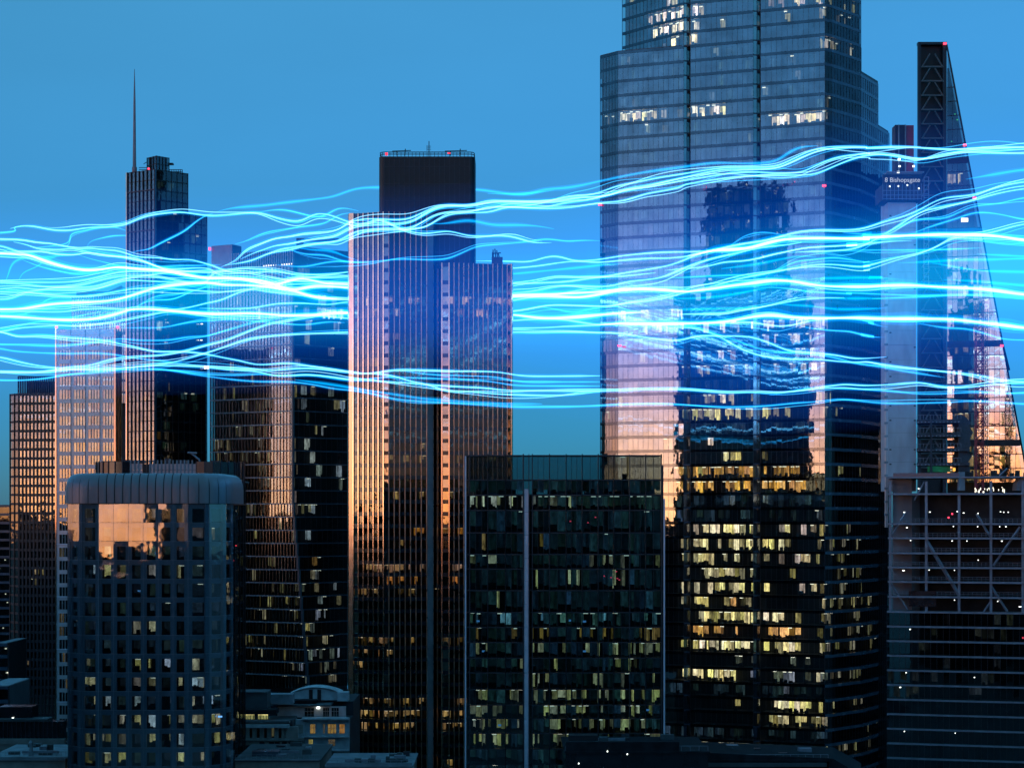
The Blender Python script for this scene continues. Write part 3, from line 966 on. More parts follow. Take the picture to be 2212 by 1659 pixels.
# ------------------------------------------------------------------ black gridded tower (far left)
def black_grid():
    b = Building('black_grid_tower', 'slim black tower with a fine grid of pale windows, at the far left', 'tower block', (X(75, 700), 710), 5)
    Y0 = 700
    zt = Z(849, Y0)
    h = 19.75 * Y0 / F
    zs = [zt - h * i for i in range(50) if zt - h * i > 1][::-1]
    fl, fr = Face(P(22, Y0 + 6), P(41, Y0 + 1.5)), Face(P(41, Y0 + 1.5), P(121, Y0 - 1))
    lit = lambda y, px, rg: (YEL, .9, .2) if (1225 < y < 1242 and 66 < px < 86) or rg.random() < .008 else None
    b.facade(fl, zs, 2, GSKY, .75, BLACKMET, (.3, .25, BLACKMET), lit, 3.0)
    b.facade(fr, zs, 10, GSKY, .95, BLACKMET, (.62, .22, BLACKMET), lit, 3.0)
    b.prism('service_core', [(X(26, 708), 708), (X(42, 704), 704), (X(119, 710), 710), (X(119, 740), 740), (X(26, 740), 740)], 0, zt - .3, INNER)
    b.prism('roof', [(X(24, 705), 705), (X(42, 702), 702), (X(120, 707), 707), (X(120, 740), 740), (X(24, 740), 740)], zt - .5, zt, DARKMET)
    zc = Z(813, 712)
    for i in range(18):
        px = 40 + i * 4.7
        b.part('crown_fin', (X(px, 712), 712, (zt + zc) / 2), (.35, 1.2, zc - zt), BLACKMET)
    b.prism('plant_room', [(X(58, 714), 714), (X(118, 714), 714), (X(118, 735), 735), (X(58, 735), 735)], zt, Z(824, 714), SPAN_B)
    bars('crown_rail', b.e, [((X(40, 712), 712, zc), (X(122, 712), 712, zc))], .2, BLACKMET)
    b.finish()
black_grid()

# ------------------------------------------------------------------ pale panelled tower (left)
def pale_tower():
    b = Building('pale_panel_tower', 'pale pink panelled tower with rows of warm lit windows in fours', 'office tower', (X(190, 625), 632), 9)
    Y0 = 622
    zt = Z(711, Y0)
    h = 28.45 * Y0 / F
    fc = Face(P(122, Y0 + 2), P(247, Y0))
    zs = [zt - 1.2 - h * i for i in range(48) if zt - 1.2 - h * i > 1][::-1]
    bays = 4
    w = fc.L / (bays + .06)

    for k in range(len(zs) - 1):
        z0, z1 = zs[k], zs[k + 1]
        y = PY((z0 + z1) / 2, Y0)
        kf = len(zs) - 2 - k
        b.fbox(fc, 'floor_band', 0, fc.L, z1 - h * .30, z1, -.3, .04, PALE)
        for i in range(bays):
            a = fc.L * i / bays
            bw = fc.L / bays
            b.fbox(fc, 'panel', a, a + bw * .2, z0, z1 - h * .30, -.3, .02, PALE)
            for j in range(4):
                s0 = a + bw * (.2 + .2 * j) + .04
                s1 = a + bw * (.2 + .2 * (j + 1)) - .04
                if j: b.fbox(fc, 'glazing_bar', s0 - .16, s0 + .08, z0, z1 - h * .30, -.2, .06, CONC_D)
                b.fbox(fc, 'window_pane', s0, s1, z0, z1 - h * .30, -.16, -.1, GSKY, (b.rng.gauss(0, .003), b.rng.gauss(0, .003)))
                if y < 990 and b.rng.random() < .88 or b.rng.random() < .12:
                    g = b.rng.uniform(.35, .75) * (1.0 if y < 990 else .4)
                    p = fc.at((s0 + s1) / 2, -b.rng.uniform(.5, 1.5))
                    b.rooms.add((p.x, p.y, (z0 + z1 - h * .3) / 2), (s1 - s0 + .1, .1, h * .7), fc.rz, 0, (1.0 * g, .76 * g, .42 * g))
        if kf % 4 == 0:
            b.fbox(fc, 'floor_line', 0, fc.L, z1 - .25, z1, .0, .2, LILAC)
    for i in range(bays + 1):
        b.fbox(fc, 'mullion', fc.L * i / bays - .08, fc.L * i / bays + .08, 1, zt, 0, .22, CONC_D)
    b.fbox(fc, 'parapet', 0, fc.L, zt - 1.15, zt, -.3, .05, PALE)
    b.fbox(fc, 'edge_fin', -.35, .05, 1, zt + .4, -.4, .3, STEEL)
    b.prism('service_core', [(X(123, 628), 627), (X(247, 626), 625.5), (X(247, 650), 650), (X(123, 650), 650)], 0, zt - .4, INNER)
    fe = Face(P(248, 621.6), P(262, 623.6))
    for s, ww in ((0, .55), (fe.L * .45, .35), (fe.L * .85, .4)):
        b.fbox(fe, 'steel_corner', s, s + ww, 1, zt + .2, -.6, .35, STEEL)
    b.fbox(fe, 'corner_glass', 0, fe.L, 1, zt - .5, -.7, -.5, GVER)
    b.fbox(fe, 'corner_backing', 0, fe.L, 1, zt - .5, -2.7, -2.5, INNER)
    for px in (122, 254):
        b.part('red_beacon', (X(px, 621), 621, zt + .5), (.7, .7, .7), L_RED)
    b.finish()
    # the set-back block with bright office floors behind it
    b = Building('blue_setback_tower', 'blue glass block with bright white office floors, behind the pale panelled tower', 'office tower', (X(215, 690), 700), 19)
    Y0 = 690
    zt = Z(640, Y0)
    fc = Face(P(155, Y0 + 2), P(272, Y0))
    zs = [zt - 4.2 * i for i in range(10)][::-1]
    lit = lambda y, px, rg: (COOL, 1.9, .9) if (693 < y < 712 and px > 165) else ((COOL, .5, .3) if rg.random() < .3 else None)
    b.facade(fc, zs, 22, GSKY, .9, SPAN_B, (.16, .3, LILAC), lit, 4.0)
    b.prism('service_core', [(X(157, 697), 697), (X(271, 695), 695), (X(271, 725), 725), (X(157, 725), 725)], 0, zt - .3, INNER)
    b.prism('roof_plant', [(X(165, 693), 693), (X(235, 693), 693), (X(235, 710), 710), (X(165, 710), 710)], zt, zt + 2, SPAN_B)
    v = [(X(235, 694), 694, zt), (X(272, 694), 694, zt), (X(262, 694), 694, Z(617, 694)), (X(235, 694), 694, Z(629, 694))]
    v += [(x, 712, z) for x, y, z in v]
    mesh_obj('roof_plant', v, [(0, 1, 2, 3), (7, 6, 5, 4), (0, 4, 5, 1), (1, 5, 6, 2), (2, 6, 7, 3), (3, 7, 4, 0)], SPAN_B, b.e)
    b.finish()
pale_tower()

# ------------------------------------------------------------------ tower with a mast (left)
def mast_tower():
    b = Building('masted_tower', 'dark stepped tower carrying one tall thin mast on its roof', 'skyscraper', (X(350, 665), 672), 31)
    h = 3.4
    zt, zl = Z(368, 662), Z(458, 668)
    V = P(335, 660)
    fL = Face(P(276, 667), V)
    fT = Face(V, P(406, 668.5))
    fB = Face(V, P(447, 673))
    zs = [zt - h * i for i in range(80) if zt - h * i > 40][::-1]
    zb = [z for z in zs if z < zl]

    def lit(y, px, rg):
        if px < 335: return (ORG, .25, .1) if y > 900 and rg.random() < .15 else None
        if 695 < y < 780 and rg.random() < .08: return (COOL, .8, .8)
        return (CYAN, .10, .3) if rg.random() < .06 else None
    b.facade(fL, zs, 7, GSKY, .25, DARKMET, (.22, .4, DARKMET), lit, 3.0, transom=[.5, .5])
    b.facade(fB, zb, 9, GDRK, .35, SPAN, (.12, .18, BLACKMET), lit, 3.0)
    zu = [zb[-1]] + [z for z in zs if z > zb[-1]]
    b.facade(fT, zu, 6, GDRK, .35, SPAN, (.12, .18, BLACKMET), lit, 3.0)
    b.fbox(fL, 'edge_fin', -.7, -.1, 30, zt, -1, .25, STEEL)
    b.fbox(fL, 'edge_fin', fL.L - .25, fL.L + .2, 30, zt, -.4, .3, SPAN_B)
    for z in zs[::4]:
        b.fbox(fL, 'cross_beam', 0, fL.L, z - .25, z + .1, .05, .35, DARKMET)
    b.prism('service_core', [(X(280, 671), 671), (X(335, 664), 664), (X(404, 672), 672), (X(404, 690), 692), (X(280, 690), 692)], 0, zt - .5, INNER)
    b.prism('service_core', [(X(337, 666), 666), (X(444, 677), 677), (X(444, 690), 692), (X(337, 690), 692)], 0, zl - .5, INNER)
    b.prism('roof', [(X(277, 667.5), 667.5), (V.x, 660.6), (X(405, 669), 669), (X(405, 690), 692), (X(277, 690), 692)], zt - .4, zt, DARKMET)
    b.prism('roof', [(V.x + .5, 661.6), (X(446, 673.6), 673.6), (X(446, 690), 692), (V.x + .5, 692)], zl - .6, zl, DARKMET)
    # glazed lift box on the roof
    zk = Z(338, 665)
    f1, f2 = Face(P(318, 668), P(338, 664)), Face(P(338, 664), P(365, 668))
    zz = [zt, zt + (zk - zt) / 2, zk]
    for fc, nb in ((f1, 3), (f2, 4)):
        b.facade(fc, zz, nb, GDRK, .25, DARKMET, (.16, .2, DARKMET), None, 1.0)
    b.prism('lift_motor_room', [(X(322, 669), 669), (X(338, 666), 665.5), (X(362, 669), 669), (X(362, 680), 680), (X(322, 680), 680)], zt, zk - .2, INNER)
    b.part('roof_ledge', (X(368, 672), 672, Z(355, 672)), (2.2, 2, .5), DARKMET)
    bars('roof_rail', b.e, [((X(300, 664), 664, zt + z), (X(318, 664), 664, zt + z)) for z in (.5, 1.2)] + [((X(366, 668), 668, zt + z), (X(394, 668), 668, zt + z)) for z in (.5, 1.2)] + [((X(p, 668), 668, zt), (X(p, 668), 668, zt + 1.2)) for p in range(366, 396, 4)] + [((X(310, 668), 668, Z(355, 668)), (X(318, 668), 668, Z(350, 668)))], .12, DARKMET)
    # mast
    xm, ym = X(290.5, 668), 668
    zp = [zt - .5, Z(362, ym), Z(361, ym), Z(300, ym), Z(220, ym), Z(150, ym)]
    rr = [.85, .85, .62, .5, .36, .08]
    v, f = tube_mesh([(xm, ym, z) for z in zp], rr, 10)
    o = mesh_obj('mast', v, f, MASTP, b.e, True)
    o.data.polygons[len(f) - 1].use_smooth = o.data.polygons[len(f) - 2].use_smooth = False
    b.part('red_beacon', (X(321, 663), 663, Z(365, 663)), (.6, .5, .5), L_RED)
    for px, py in ((427, 700), (436, 700), (427, 735), (435, 735), (443, 794), (449, 794)):
        b.part('lamp', (X(px, 671), 671, Z(py, 671)), (.7, .4, 1.0 if px > 440 else .25), L_WHITE)
    b.finish()
mast_tower()

# ------------------------------------------------------------------ finned tower (between the mast tower and the bronze one)
def finned_tower():
    b = Building('vertical_fin_tower', 'broad office tower with close vertical fins and a slanting lower corner', 'office tower', (X(600, 650), 655), 17)
    h = 28.6 * 640 / F
    zt = Z(538, 640)
    zc = Z(572, 640)
    zs = [zc - h * i for i in range(40) if zc - h * i > Z(1495, 640)][::-1]
    A = P(455, 656)

    def lit(y, px, rg):
        if px > 640:
            if (627 < y < 648 or 655 < y < 680) and px > 690: return (COOL, 2.4, .8)
            if 1196 < y < 1220: return (ORG, 1.0, .8) if 690 < px < 740 and rg.random() < .6 else None
            if 1225 < y < 1240: return (YEL, .9, .2) if 710 < px < 730 else None
            p = .25 if y > 1250 else .14
            return (rg.choice((YEL, COOL)), .7, .45) if rg.random() < p else None
        if (627 < y < 648 or 655 < y < 680) and px > 545: return (COOL, 1.5, .6) if rg.random() < .75 else None
        if y < 1120 and y > 860: return (WARM, .45, .2) if rg.random() < .3 else None
        return (YEL, .75, .3) if rg.random() < .10 else None
    bot = Z(1495, 640)
    for k in range(len(zs) - 1):
        yc = PY((zs[k] + zs[k + 1]) / 2, 640)
        cp = 633 if yc < 1084 else 633 + (yc - 1084) * .0835
        V = P(cp, 640)
        fl, fr = Face(A, V), Face(V, P(752, 653))
        z = zs[k:k + 2]
        nb = max(8, round((cp - 455) / 6.75))
        b.facade(fl, z, nb, GDRK, .34, BEAM, (.16, .34, FIN_D), lit, 4.0, mname='vertical_fin', sname='floor_line', spo=.36)
        b.facade(fr, z, 10, GDRK, .32, SPAN_B, (.06, .08, BLACKMET), lit, 4.0, sname='floor_line', spo=.2)
        b.fbox(fl, 'corner_post', fl.L - .35, fl.L + .35, z[0], z[1], -.35, .5, DARKMET)
    # crown: open fins lit from below
    V = P(633, 640)
    fl = Face(A, V)
    nb = 27
    for i in range(nb + 1):
        s = fl.L * (.27 + .73 * i / nb)
        b.fbox(fl, 'crown_fin', s - .16, s + .16, zc, zt, -.4, .4, BEAM)
    b.fbox(fl, 'crown_back', fl.L * .26, fl.L, zc, zt - 1.0, -1.6, -1.2, SPAN_B)
    for i in range(0, 13):
        p = fl.at(fl.L * (.62 + .37 * i / 12), .1)
        b.lamps.add((p.x, p.y, zc + .25), (.35, .3, .4), fl.rz)
    b.fbox(fl, 'crown_box', 0.5, fl.L * .27, zc - 2, Z(527, 650), -5, .2, SPAN_B)
    fr = Face(V, P(752, 653))
    b.fbox(fr, 'crown_wall', 0.2, fr.L, zc, Z(532, 640), -3, 0, SPAN_B)
    b.prism('service_core', [(A.x + .5, 662), (V.x - .2, 646), (X(750, 658), 659), (X(750, 680), 680), (A.x + .5, 680)], 0, zc, INNER)
    b.prism('roof_boom', [(X(640, 660), 660), (X(732, 660), 660), (X(732, 662), 662), (X(640, 662), 662)], Z(521, 660), Z(515, 660), DARKMET)
    b.prism('roof_boom', [(X(640, 660), 659.9), (X(656, 660), 659.9), (X(656, 662), 662.1), (X(640, 662), 662.1)], zc, Z(521, 660), DARKMET)
    b.part('red_beacon', (X(453, 655), 655, Z(538, 655)), (.7, .6, .9), L_RED)
    b.prism('lower_storeys', [(A.x, 656.5), (X(668, 640), 640.5), (X(752, 653), 653.5), (X(752, 680), 680), (A.x, 680)], 0, bot - .1, SPAN)
    b.finish()
finned_tower()

# ------------------------------------------------------------------ wedge-shaped tower with ladder frame (right)
def wedge_tower():
    b = Building('wedge_tower', 'wedge tower tapering to a point with a ladder frame of triangles up its straight side', 'skyscraper', (X(2060, 630), 640), 23)
    Y0 = 620
    zt = Z(97, Y0)
    sl = lambda y: 2045 + (y - 96.5) * .1863
    q = Y0 / F
    # ladder frame: columns, rungs, A-braces
    fc = Face(P(1983, Y0), P(2045, Y0))
    cols = ((0, .10), (.13, .20), (.86, .93), (.94, 1.0))
    for a, c in ((0.0, .10), (.86, 1.0)):
        b.fbox(fc, 'ladder_column', fc.L * a, fc.L * c, 0, zt, -1.2, 0.15, DARKMET)
    b.fbox(fc, 'ladder_top', 0, fc.L, zt, zt + .8, -2, .2, DARKMET)
    yy = 119.0
    S = 30.9
    k = 0
    while yy < 1000:
        y0, y1 = yy, yy + S * .84
        base = Face(P(1990, Y0), P(2038, Y0))
        b.fbox(base, 'rung', 0, base.L, Z(y1, Y0) - .2, Z(y1, Y0) + .25, -.2, .25, CONC_D)
        for d in (-1, 1):
            xa, xb = X(2014 + d * 5, Y0), X(2014 + d * 22, Y0)
            za, zb = Z(y0, Y0) + .3, Z(y1, Y0)
            v, f = tube_mesh([(xa, Y0 - .1, za), (xb, Y0 - .1, zb)], .24, 4)
            mesh_obj('brace', v, f, CONC_D, b.e)
        yy += S
        k += 1
    b.prism('lift_shaft', [(X(1984, 622), 622), (X(2044, 622), 622), (X(2044, 650), 650), (X(1984, 650), 650)], 0, zt, BLACKMET)
    # front glazing under the slanted edge, floor by floor
    h = 30.5 * q
    nz = int((zt - 2) / h)
    lower = Z(1040, Y0)
    nrow = 0
    z1 = zt
    while z1 > lower:
        z0 = z1 - h
        y0, y1 = PY(z0, Y0), PY(z1, Y0)
        ym = (y0 + y1) / 2
        xr = sl(ym)
        xt = max(sl(y1), 2046.5)
        if True:
            Yr = lambda px: Y0 + .3 - (px - 2046) * .04
            fr = Face(P(2046, Y0 + .3), P(sl(y0), Yr(sl(y0))))
            Lt = (P(xt, Yr(xt)) - fr.A).length
            nb = int(Lt / 1.62)
            black = nrow in (8, 13, 21, 28)
            if nb: b.fbox(fr, 'floor_line', 0, Lt, z1 - (.22 if not black else 2.0), z1, -.3, .06, BLACKMET)
            w = 1.62
            gm = GLEAD if ym > 480 else GDRK
            for i in range(nb):
                t = (b.rng.gauss(0, .004), b.rng.gauss(0, .004))
                b.fbox(fr, 'glass_pane', w * i + .04, w * (i + 1) - .04, z0 + .02, z1 - .25, -.1, -.05, gm, t)
                b.fbox(fr, 'mullion', w * i - .05, w * i + .05, z0, z1, -.12, .08, BLACKMET)
                pr = 0
                if ym > 850: pr, c, br = .8, (1.0, .62, .22), .55
                elif ym > 640: pr, c, br = .45, WARM, .45
                elif 375 < ym < 410: pr, c, br = .45, WARM, 1.3
                elif ym > 520: pr, c, br = .3, COOL, .8
                elif ym > 400: pr, c, br = .08, COOL, 1.2
                if b.rng.random() < pr: b.room(fr, w * i, w * (i + 1), z0, z1 - .3, (c, br * 1.5, .25), 4.0)
            # end pane cut along the slope
            s0 = w * nb + .04
            q = [(s0, z0 + .02), (fr.L, z0 + .02), (Lt, z1 - .02), (min(s0, Lt - .02), z1 - .02)]
            v = []
            for off in (-.05, -.10):
                for s_, z_ in q:
                    p = fr.at(s_, off)
                    v.append((p.x, p.y, z_))
            mesh_obj('glass_pane', v, [(0, 1, 2, 3), (7, 6, 5, 4), (0, 4, 5, 1), (1, 5, 6, 2), (2, 6, 7, 3), (3, 7, 4, 0)], gm, b.e)
            m = fr.at(Lt / 2 - .8, -2.2)
            if Lt > 4: b.slabs.add((m.x, m.y, z1 - .2), (Lt - 2.6, 3.6, .4), fr.rz)
            # inclined rib at the outer edge
            pa, pb = P(sl(y1), Y0 - .2), P(sl(y0), Y0 - .2)
            ea = Vector((X(sl(y1), Y0 - (sl(y1) - 2046) * .04 + .1), Y0 - (sl(y1) - 2046) * .04 + .1, z1)); eb = Vector((X(sl(y0), Y0 - (sl(y0) - 2046) * .04 + .1), Y0 - (sl(y0) - 2046) * .04 + .1, z0))
            v, f = tube_mesh([ea, eb], .28, 4)
            mesh_obj('slanted_rib', v, f, DARKMET, b.e)
        z1 = z0
        nrow += 1
    # diagonal braces behind the glass
    for x0, ya, x1, yb in ((2075, 600, 2112, 700), (2150, 680, 2180, 800), (2060, 800, 2085, 910), (2110, 860, 2135, 960), (2165, 880, 2190, 980)):
        v, f = tube_mesh([(X(x0, 622), 622, Z(ya, 622)), (X(x1, 622), 622, Z(yb, 622))], .35, 4)
        mesh_obj('inner_brace', v, f, DARKMET, b.e)
    # solid wedge behind
    zb_, zt_ = 2.0, zt - 6
    v = []
    for yb in (626.5, 652):
        v += [(X(2046, yb), yb, zb_), (X(sl(PY(zb_, Y0)) - 14, yb), yb, zb_), (X(2050, yb), yb, zt_), (X(2046, yb), yb, zt_)]
    mesh_obj('service_core', v, [(0, 1, 2, 3), (7, 6, 5, 4), (0, 4, 5, 1), (1, 5, 6, 2), (2, 6, 7, 3), (3, 7, 4, 0)], INNER, b.e)
    # lit lift rail seen through the top glass
    bars('lift_rail', b.e, [((X(2050, 622), 622, Z(165, 622)), (X(2069, 622), 622, Z(270, 622)))], .16, ROOF_P)
    for px, py in ((2041, 95), (2084, 314), (2105, 428), (2164, 747)):
        yb = 619.3 - max(0, px - 2046) * .04
        b.part('red_beacon', (X(px, yb), yb, Z(py, yb)), (.9, .5, .6), L_RED)
    for px, py in ((2055, 307), (2067, 260), (2062, 248)):
        b.part('green_lamp', (X(px, 621), 620.5, Z(py, 621)), (.4, .3, .3), L_GREEN)
    b.part('lit_plant_window', (X(2085, 618), 618.6, Z(475, 618)), (2.2, .3, 1.2), L_WHITE)
    b.finish()
wedge_tower()

# ------------------------------------------------------------------ tower under construction (right, in front)
def construction_tower():
    b = Building('unfinished_tower', 'unfinished tower with bare steel floors above new glazing and a pale concrete core', 'construction site', (X(2060, 480), 478), 8)
    S = lambda c: (1050 + c / 2.431) / 1.0443
    SX = lambda c: (1900 + c / 2.431) / 1.0443
    A, Bp = P(1916, 470), P(2300, 459)
    fc = Face(A, Bp)

    def s_of(px):
        k = (px - CX) / F
        return (k * A.y - A.x) / (fc.u.x - k * fc.u.y)
    z_of = lambda y: Z(y, 470)
    # glazed storeys
    ztop = z_of(1319)
    h = (80 / 2.431 / 1.0443) * 470 / F
    zs = [ztop - h * i for i in range(20) if ztop - h * i > 2][::-1]

    def lit(y, px, rg):
        return (COOL, .05, .03) if y < 1500 and rg.random() < .2 else None
    b.facade(fc, zs, 28, GDRK, .42, BEAM, (.08, .12, BLACKMET), lit, 5.0, sname='floor_line', spo=.3)
    for k in range(len(zs) - 1):
        if PY(zs[k], 470) > 1530:
            b.fbox(fc, 'blind_panel', 0, fc.L, zs[k] + .1, zs[k + 1] - .5, -.6, -.4, SPAN_B)
    # bare steel floors
    by = [S(c) for c in (157, 320, 398, 480, 558, 637, 718)]
    for i, y in enumerate(by):
        b.fbox(fc, 'edge_beam', 0.2, fc.L, z_of(y) - .22, z_of(y) + .22, -.3, 0.05, BEAM)
        m = fc.at(fc.L / 2, -9)
        b.part('floor_deck', (m.x, m.y, z_of(y) + .12), (fc.L - 1, 17, .22), INNER, fc.rz)
        if i:
            for q in range(40):
                s = .5 + fc.L * q / 40
                b.fbox(fc, 'guard_post', s - .03, s + .03, z_of(y) + .2, z_of(y) + 1.3, -.2, -.14, BEAM)
            for hh in (.75, 1.25):
                b.fbox(fc, 'guard_rail', .3, fc.L, z_of(y) + hh, z_of(y) + hh + .05, -.2, -.15, BEAM)
    for cx in (262, 460, 640, 815, 990):
        s = s_of(SX(cx))
        b.fbox(fc, 'steel_column', s - .3, s + .3, ztop, z_of(1040) if cx != 640 else z_of(1067), -.9, -.35, BEAM)
    for x0, y0, x1, y1, w in ((262, 395, 350, 255, .28), (460, 410, 640, 705, .45), (735, 265, 812, 390, .3), (975, 335, 828, 545, .28), (268, 650, 357, 790, .25), (815, 655, 905, 793, .3), (815, 738, 776, 795, .25), (450, 90, 395, 190, .2), (905, 20, 860, 60, .2)):
        pa, pb = fc.at(s_of(SX(x0)), -.65), fc.at(s_of(SX(x1)), -.65)
        v, f = tube_mesh([(pa.x, pa.y, z_of(S(y0))), (pb.x, pb.y, z_of(S(y1)))], w, 4)
        mesh_obj('diagonal_brace', v, f, BEAM, b.e)
    # dark core inside the open floors
    m0, m1 = fc.at(7, -12), fc.at(fc.L, -12)
    b.prism('dark_core', [(m0.x, m0.y), (m1.x, m1.y), (m1.x, m1.y + 12), (m0.x, m0.y + 12)], 0, z_of(1067), INNER)
    m = fc.at(3.2, -5.5)
    b.part('concrete_wall', (m.x, m.y, (ztop + z_of(1030)) / 2), (4.6, .5, z_of(1030) - ztop), CONC_D, fc.rz)
    # work lamps
    for i, (x, y, w) in enumerate(((418, 127, .5), (338, 256, .55), (354, 340, .6), (335, 575, .8), (374, 410, .3), (602, 412, .4), (683, 412, .25), (742, 334, .3), (609, 333, .3), (875, 412, .5), (897, 334, .4), (665, 260, .5),
                      (480, 255, .5), (630, 252, .35), (745, 262, .3), (885, 256, .3), (910, 256, .3), (370, 735, .7), (476, 571, .3), (615, 571, .25), (615, 733, .25), (852, 737, .3), (975, 765, .9), (990, 576, .25), (372, 895, .5), (350, 1132, .35), (318, 1213, .6), (725, 1150, .35), (341, 1453, .35), (745, 515, .25), (868, 254, .3), (863, 334, .25), (620, 1455, .2))):
        p = fc.at(s_of(SX(x)), .1 if y > 800 else -.5)
        b.part('work_lamp', (p.x, p.y, z_of(S(y))), (w * .6, .2, .18), L_WORK)
    for x, y in ((992, 535), (600, 265), (580, 285), (990, 935)):
        p = fc.at(s_of(SX(x)), -2.5)
        b.part('red_indicator', (p.x, p.y, z_of(S(y))), (.3, .3, .35), L_RED)
    # heap of site lights on the upper deck
    for i in range(26):
        p = fc.at(s_of(SX(b.rng.uniform(720, 900))), -b.rng.uniform(4, 9))
        b.lamps.add((p.x, p.y, z_of(S(b.rng.uniform(120, 148)))), (.14, .14, b.rng.uniform(.2, .9)), 0)
    p = fc.at(s_of(SX(438)), -3)
    b.fbox(fc, 'green_net', s_of(SX(365)), s_of(SX(515)), z_of(S(770)), z_of(S(685)), -.15, -.1, SPAN)
    # deck clutter and covers
    b.fbox(fc, 'top_deck', 0.0, fc.L, z_of(1031) - .25, z_of(1031) + .1, -16, .3, BEAM)
    b.fbox(fc, 'blue_tarpaulin', 1.5, s_of(SX(640)), z_of(1031) + .1, z_of(1022), -.2, .1, SPAN_B)
    p = fc.at(s_of(SX(652)), -.5)
    b.part('dust_sheet', (p.x, p.y, z_of(1040)), (1.4, 1.2, 4.4), ROOF_P, .12)
    p0 = fc.at(s_of(2196), -3)
    v, f = [], []
    for i in range(9):
        t = math.pi * i / 8
        for yy in (-2, 2):
            v.append((p0.x + 2.6 + 3.2 * -math.cos(t), p0.y + yy, z_of(1060) + 3.6 * math.sin(t) ** .7))
    f = [(2 * i, 2 * i + 2, 2 * i + 3, 2 * i + 1) for i in range(8)] + [tuple(range(0, 18, 2)), tuple(range(17, 0, -2))]
    mesh_obj('white_cover', v, f, ROOF_P, b.e)
    for i in range(34):
        p = fc.at(b.rng.uniform(16, fc.L), -b.rng.uniform(.5, 4))
        hh = b.rng.uniform(.3, 1.6)
        b.furn.add((p.x, p.y, z_of(1031) + .1 + hh / 2), (b.rng.uniform(.2, 1.6), .5, hh), b.rng.uniform(-.4, .4))
    # pale concrete core with jump form, sign board and protective screens
    yc = 478
    x0, x1 = X(1918, yc), X(1979, yc)
    zc0, zc1 = z_of(1060), Z(430, yc)
    fcore = Face((x0, yc), (x1, yc))
    n = 20
    for k in range(n):
        za, zb = zc0 + (zc1 - zc0) * k / n, zc0 + (zc1 - zc0) * (k + 1) / n
        b.fbox(fcore, 'core_lift', 0, fcore.L, za + .03, zb - .03, -9, 0, CONC)
        for s in (.35, fcore.L - .6):
            if b.rng.random() < .5: b.fbox(fcore, 'anchor_box', s, s + .5, zb - .7, zb - .4, 0, .1, BLACKMET)
    b.prism('core_fill', [(x0 + .1, yc + .2), (x1 - .1, yc + .2), (x1 - .1, yc + 9.2), (x0 + .1, yc + 9.2)], zc0, zc1 - .05, CONC_D)
    fs = Face(P(1907, 474), P(1991, 474))
    b.fbox(fs, 'formwork_screen', 0, fs.L, Z(432, 474), Z(398, 474), -10, 0, NET)
    for i in range(11):
        b.fbox(fs, 'screen_pole', fs.L * i / 10 - .05, fs.L * i / 10 + .05, Z(432, 474), Z(396, 474), 0, .12, BEAM)
    for y in (412, 422, 430):
        b.fbox(fs, 'screen_rail', 0, fs.L, Z(y, 474) - .05, Z(y, 474) + .05, 0.0, .15, BEAM)
    b.fbox(fs, 'sign_board', 0, fs.L, Z(398, 474), Z(378, 474), -.5, .15, BLACKMET)
    b.fbox(fs, 'top_rail', 0, fs.L, Z(376, 474), Z(374.5, 474), 0, .1, BEAM)
    for x, y in ((355, 1232), (418, 1230), (484, 1222), (568, 1247)):
        p = fs.at(fs.L * (x - 305) / 285, .2)
        b.part('screen_lamp', (p.x, p.y, Z((50 + y / 3.317) / 1.0443, 474)), (.25, .15, .25), L_WORK)
    # lettering
    cu = bpy.data.curves.new('lettering', 'FONT')
    cu.body = '8 Bishopsgate'
    cu.size = 1.0
    cu.extrude = 0.02
    cu.align_x, cu.align_y = 'CENTER', 'CENTER'
    tmp = bpy.data.objects.new('tmp', cu)
    COL.objects.link(tmp)
    dg = bpy.context.evaluated_depsgraph_get()
    me = bpy.data.meshes.new_from_object(tmp.evaluated_get(dg))
    bpy.data.objects.remove(tmp)
    me.materials.clear(); me.materials.append(L_SIGN)
    xs = [v.co.x for v in me.vertices]
    k = (X(1987, 473) - X(1911, 473)) / (max(xs) - min(xs))
    o = bpy.data.objects.new('sign_lettering', me)
    COL.objects.link(o)
    o.parent = b.e
    m = fs.at(fs.L / 2, .2)
    o.location = Vector((m.x, m.y, Z(389.5, 473.8))) - b.e.location
    o.rotation_euler = (R(90), 0, fs.rz)
    o.scale = (k, k, k)
    # jump-form towers above the sign
    b.part('black_formwork', (X(1943.5, 478), 479, Z(324, 478)), (X(1955, 478) - X(1932, 478), 4, Z(272, 478) - Z(376, 478)), BLACKMET)
    b.part('red_formwork', (X(1965, 478), 479.5, Z(324, 478)), (X(1973, 478) - X(1957, 478), 4, Z(272, 478) - Z(376, 478)), REDF)
    for px in (1941.5, 1956):
        rod('form_pole', b.e, (X(px, 476), 476, Z(376, 476)), (X(px, 476), 476, Z(270, 476)), .16, ROOF_P)
    b.part('form_platform', (X(1952, 477), 477, Z(376, 477)), (9, 5, .3), BEAM)
    for px, py, w in ((1942, 345, .9), (1943, 360, .7), (1940, 373, 1.0), (1973, 360, .8)):
        b.part('work_lamp', (X(px, 475), 474.8, Z(py, 475)), (w * .6, .3, w * .45), L_WORK)
    b.part('roof_deck', (X(1907, 500), 500, Z(330, 500)), (5, 6, 1), DARKMET)
    # hoist mast and ladder
    hx0, hx1 = X(1996, 474), X(2006, 474)
    zz = [Z(y, 474) for y in range(383, 620, 9)]
    segs = [((hx0, 474, zz[-1]), (hx0, 474, zz[0])), ((hx1, 474, zz[-1]), (hx1, 474, zz[0]))] + [((hx0, 474, z), (hx1, 474, z)) for z in zz]
    bars('access_ladder', b.e, segs, .09, BEAM)
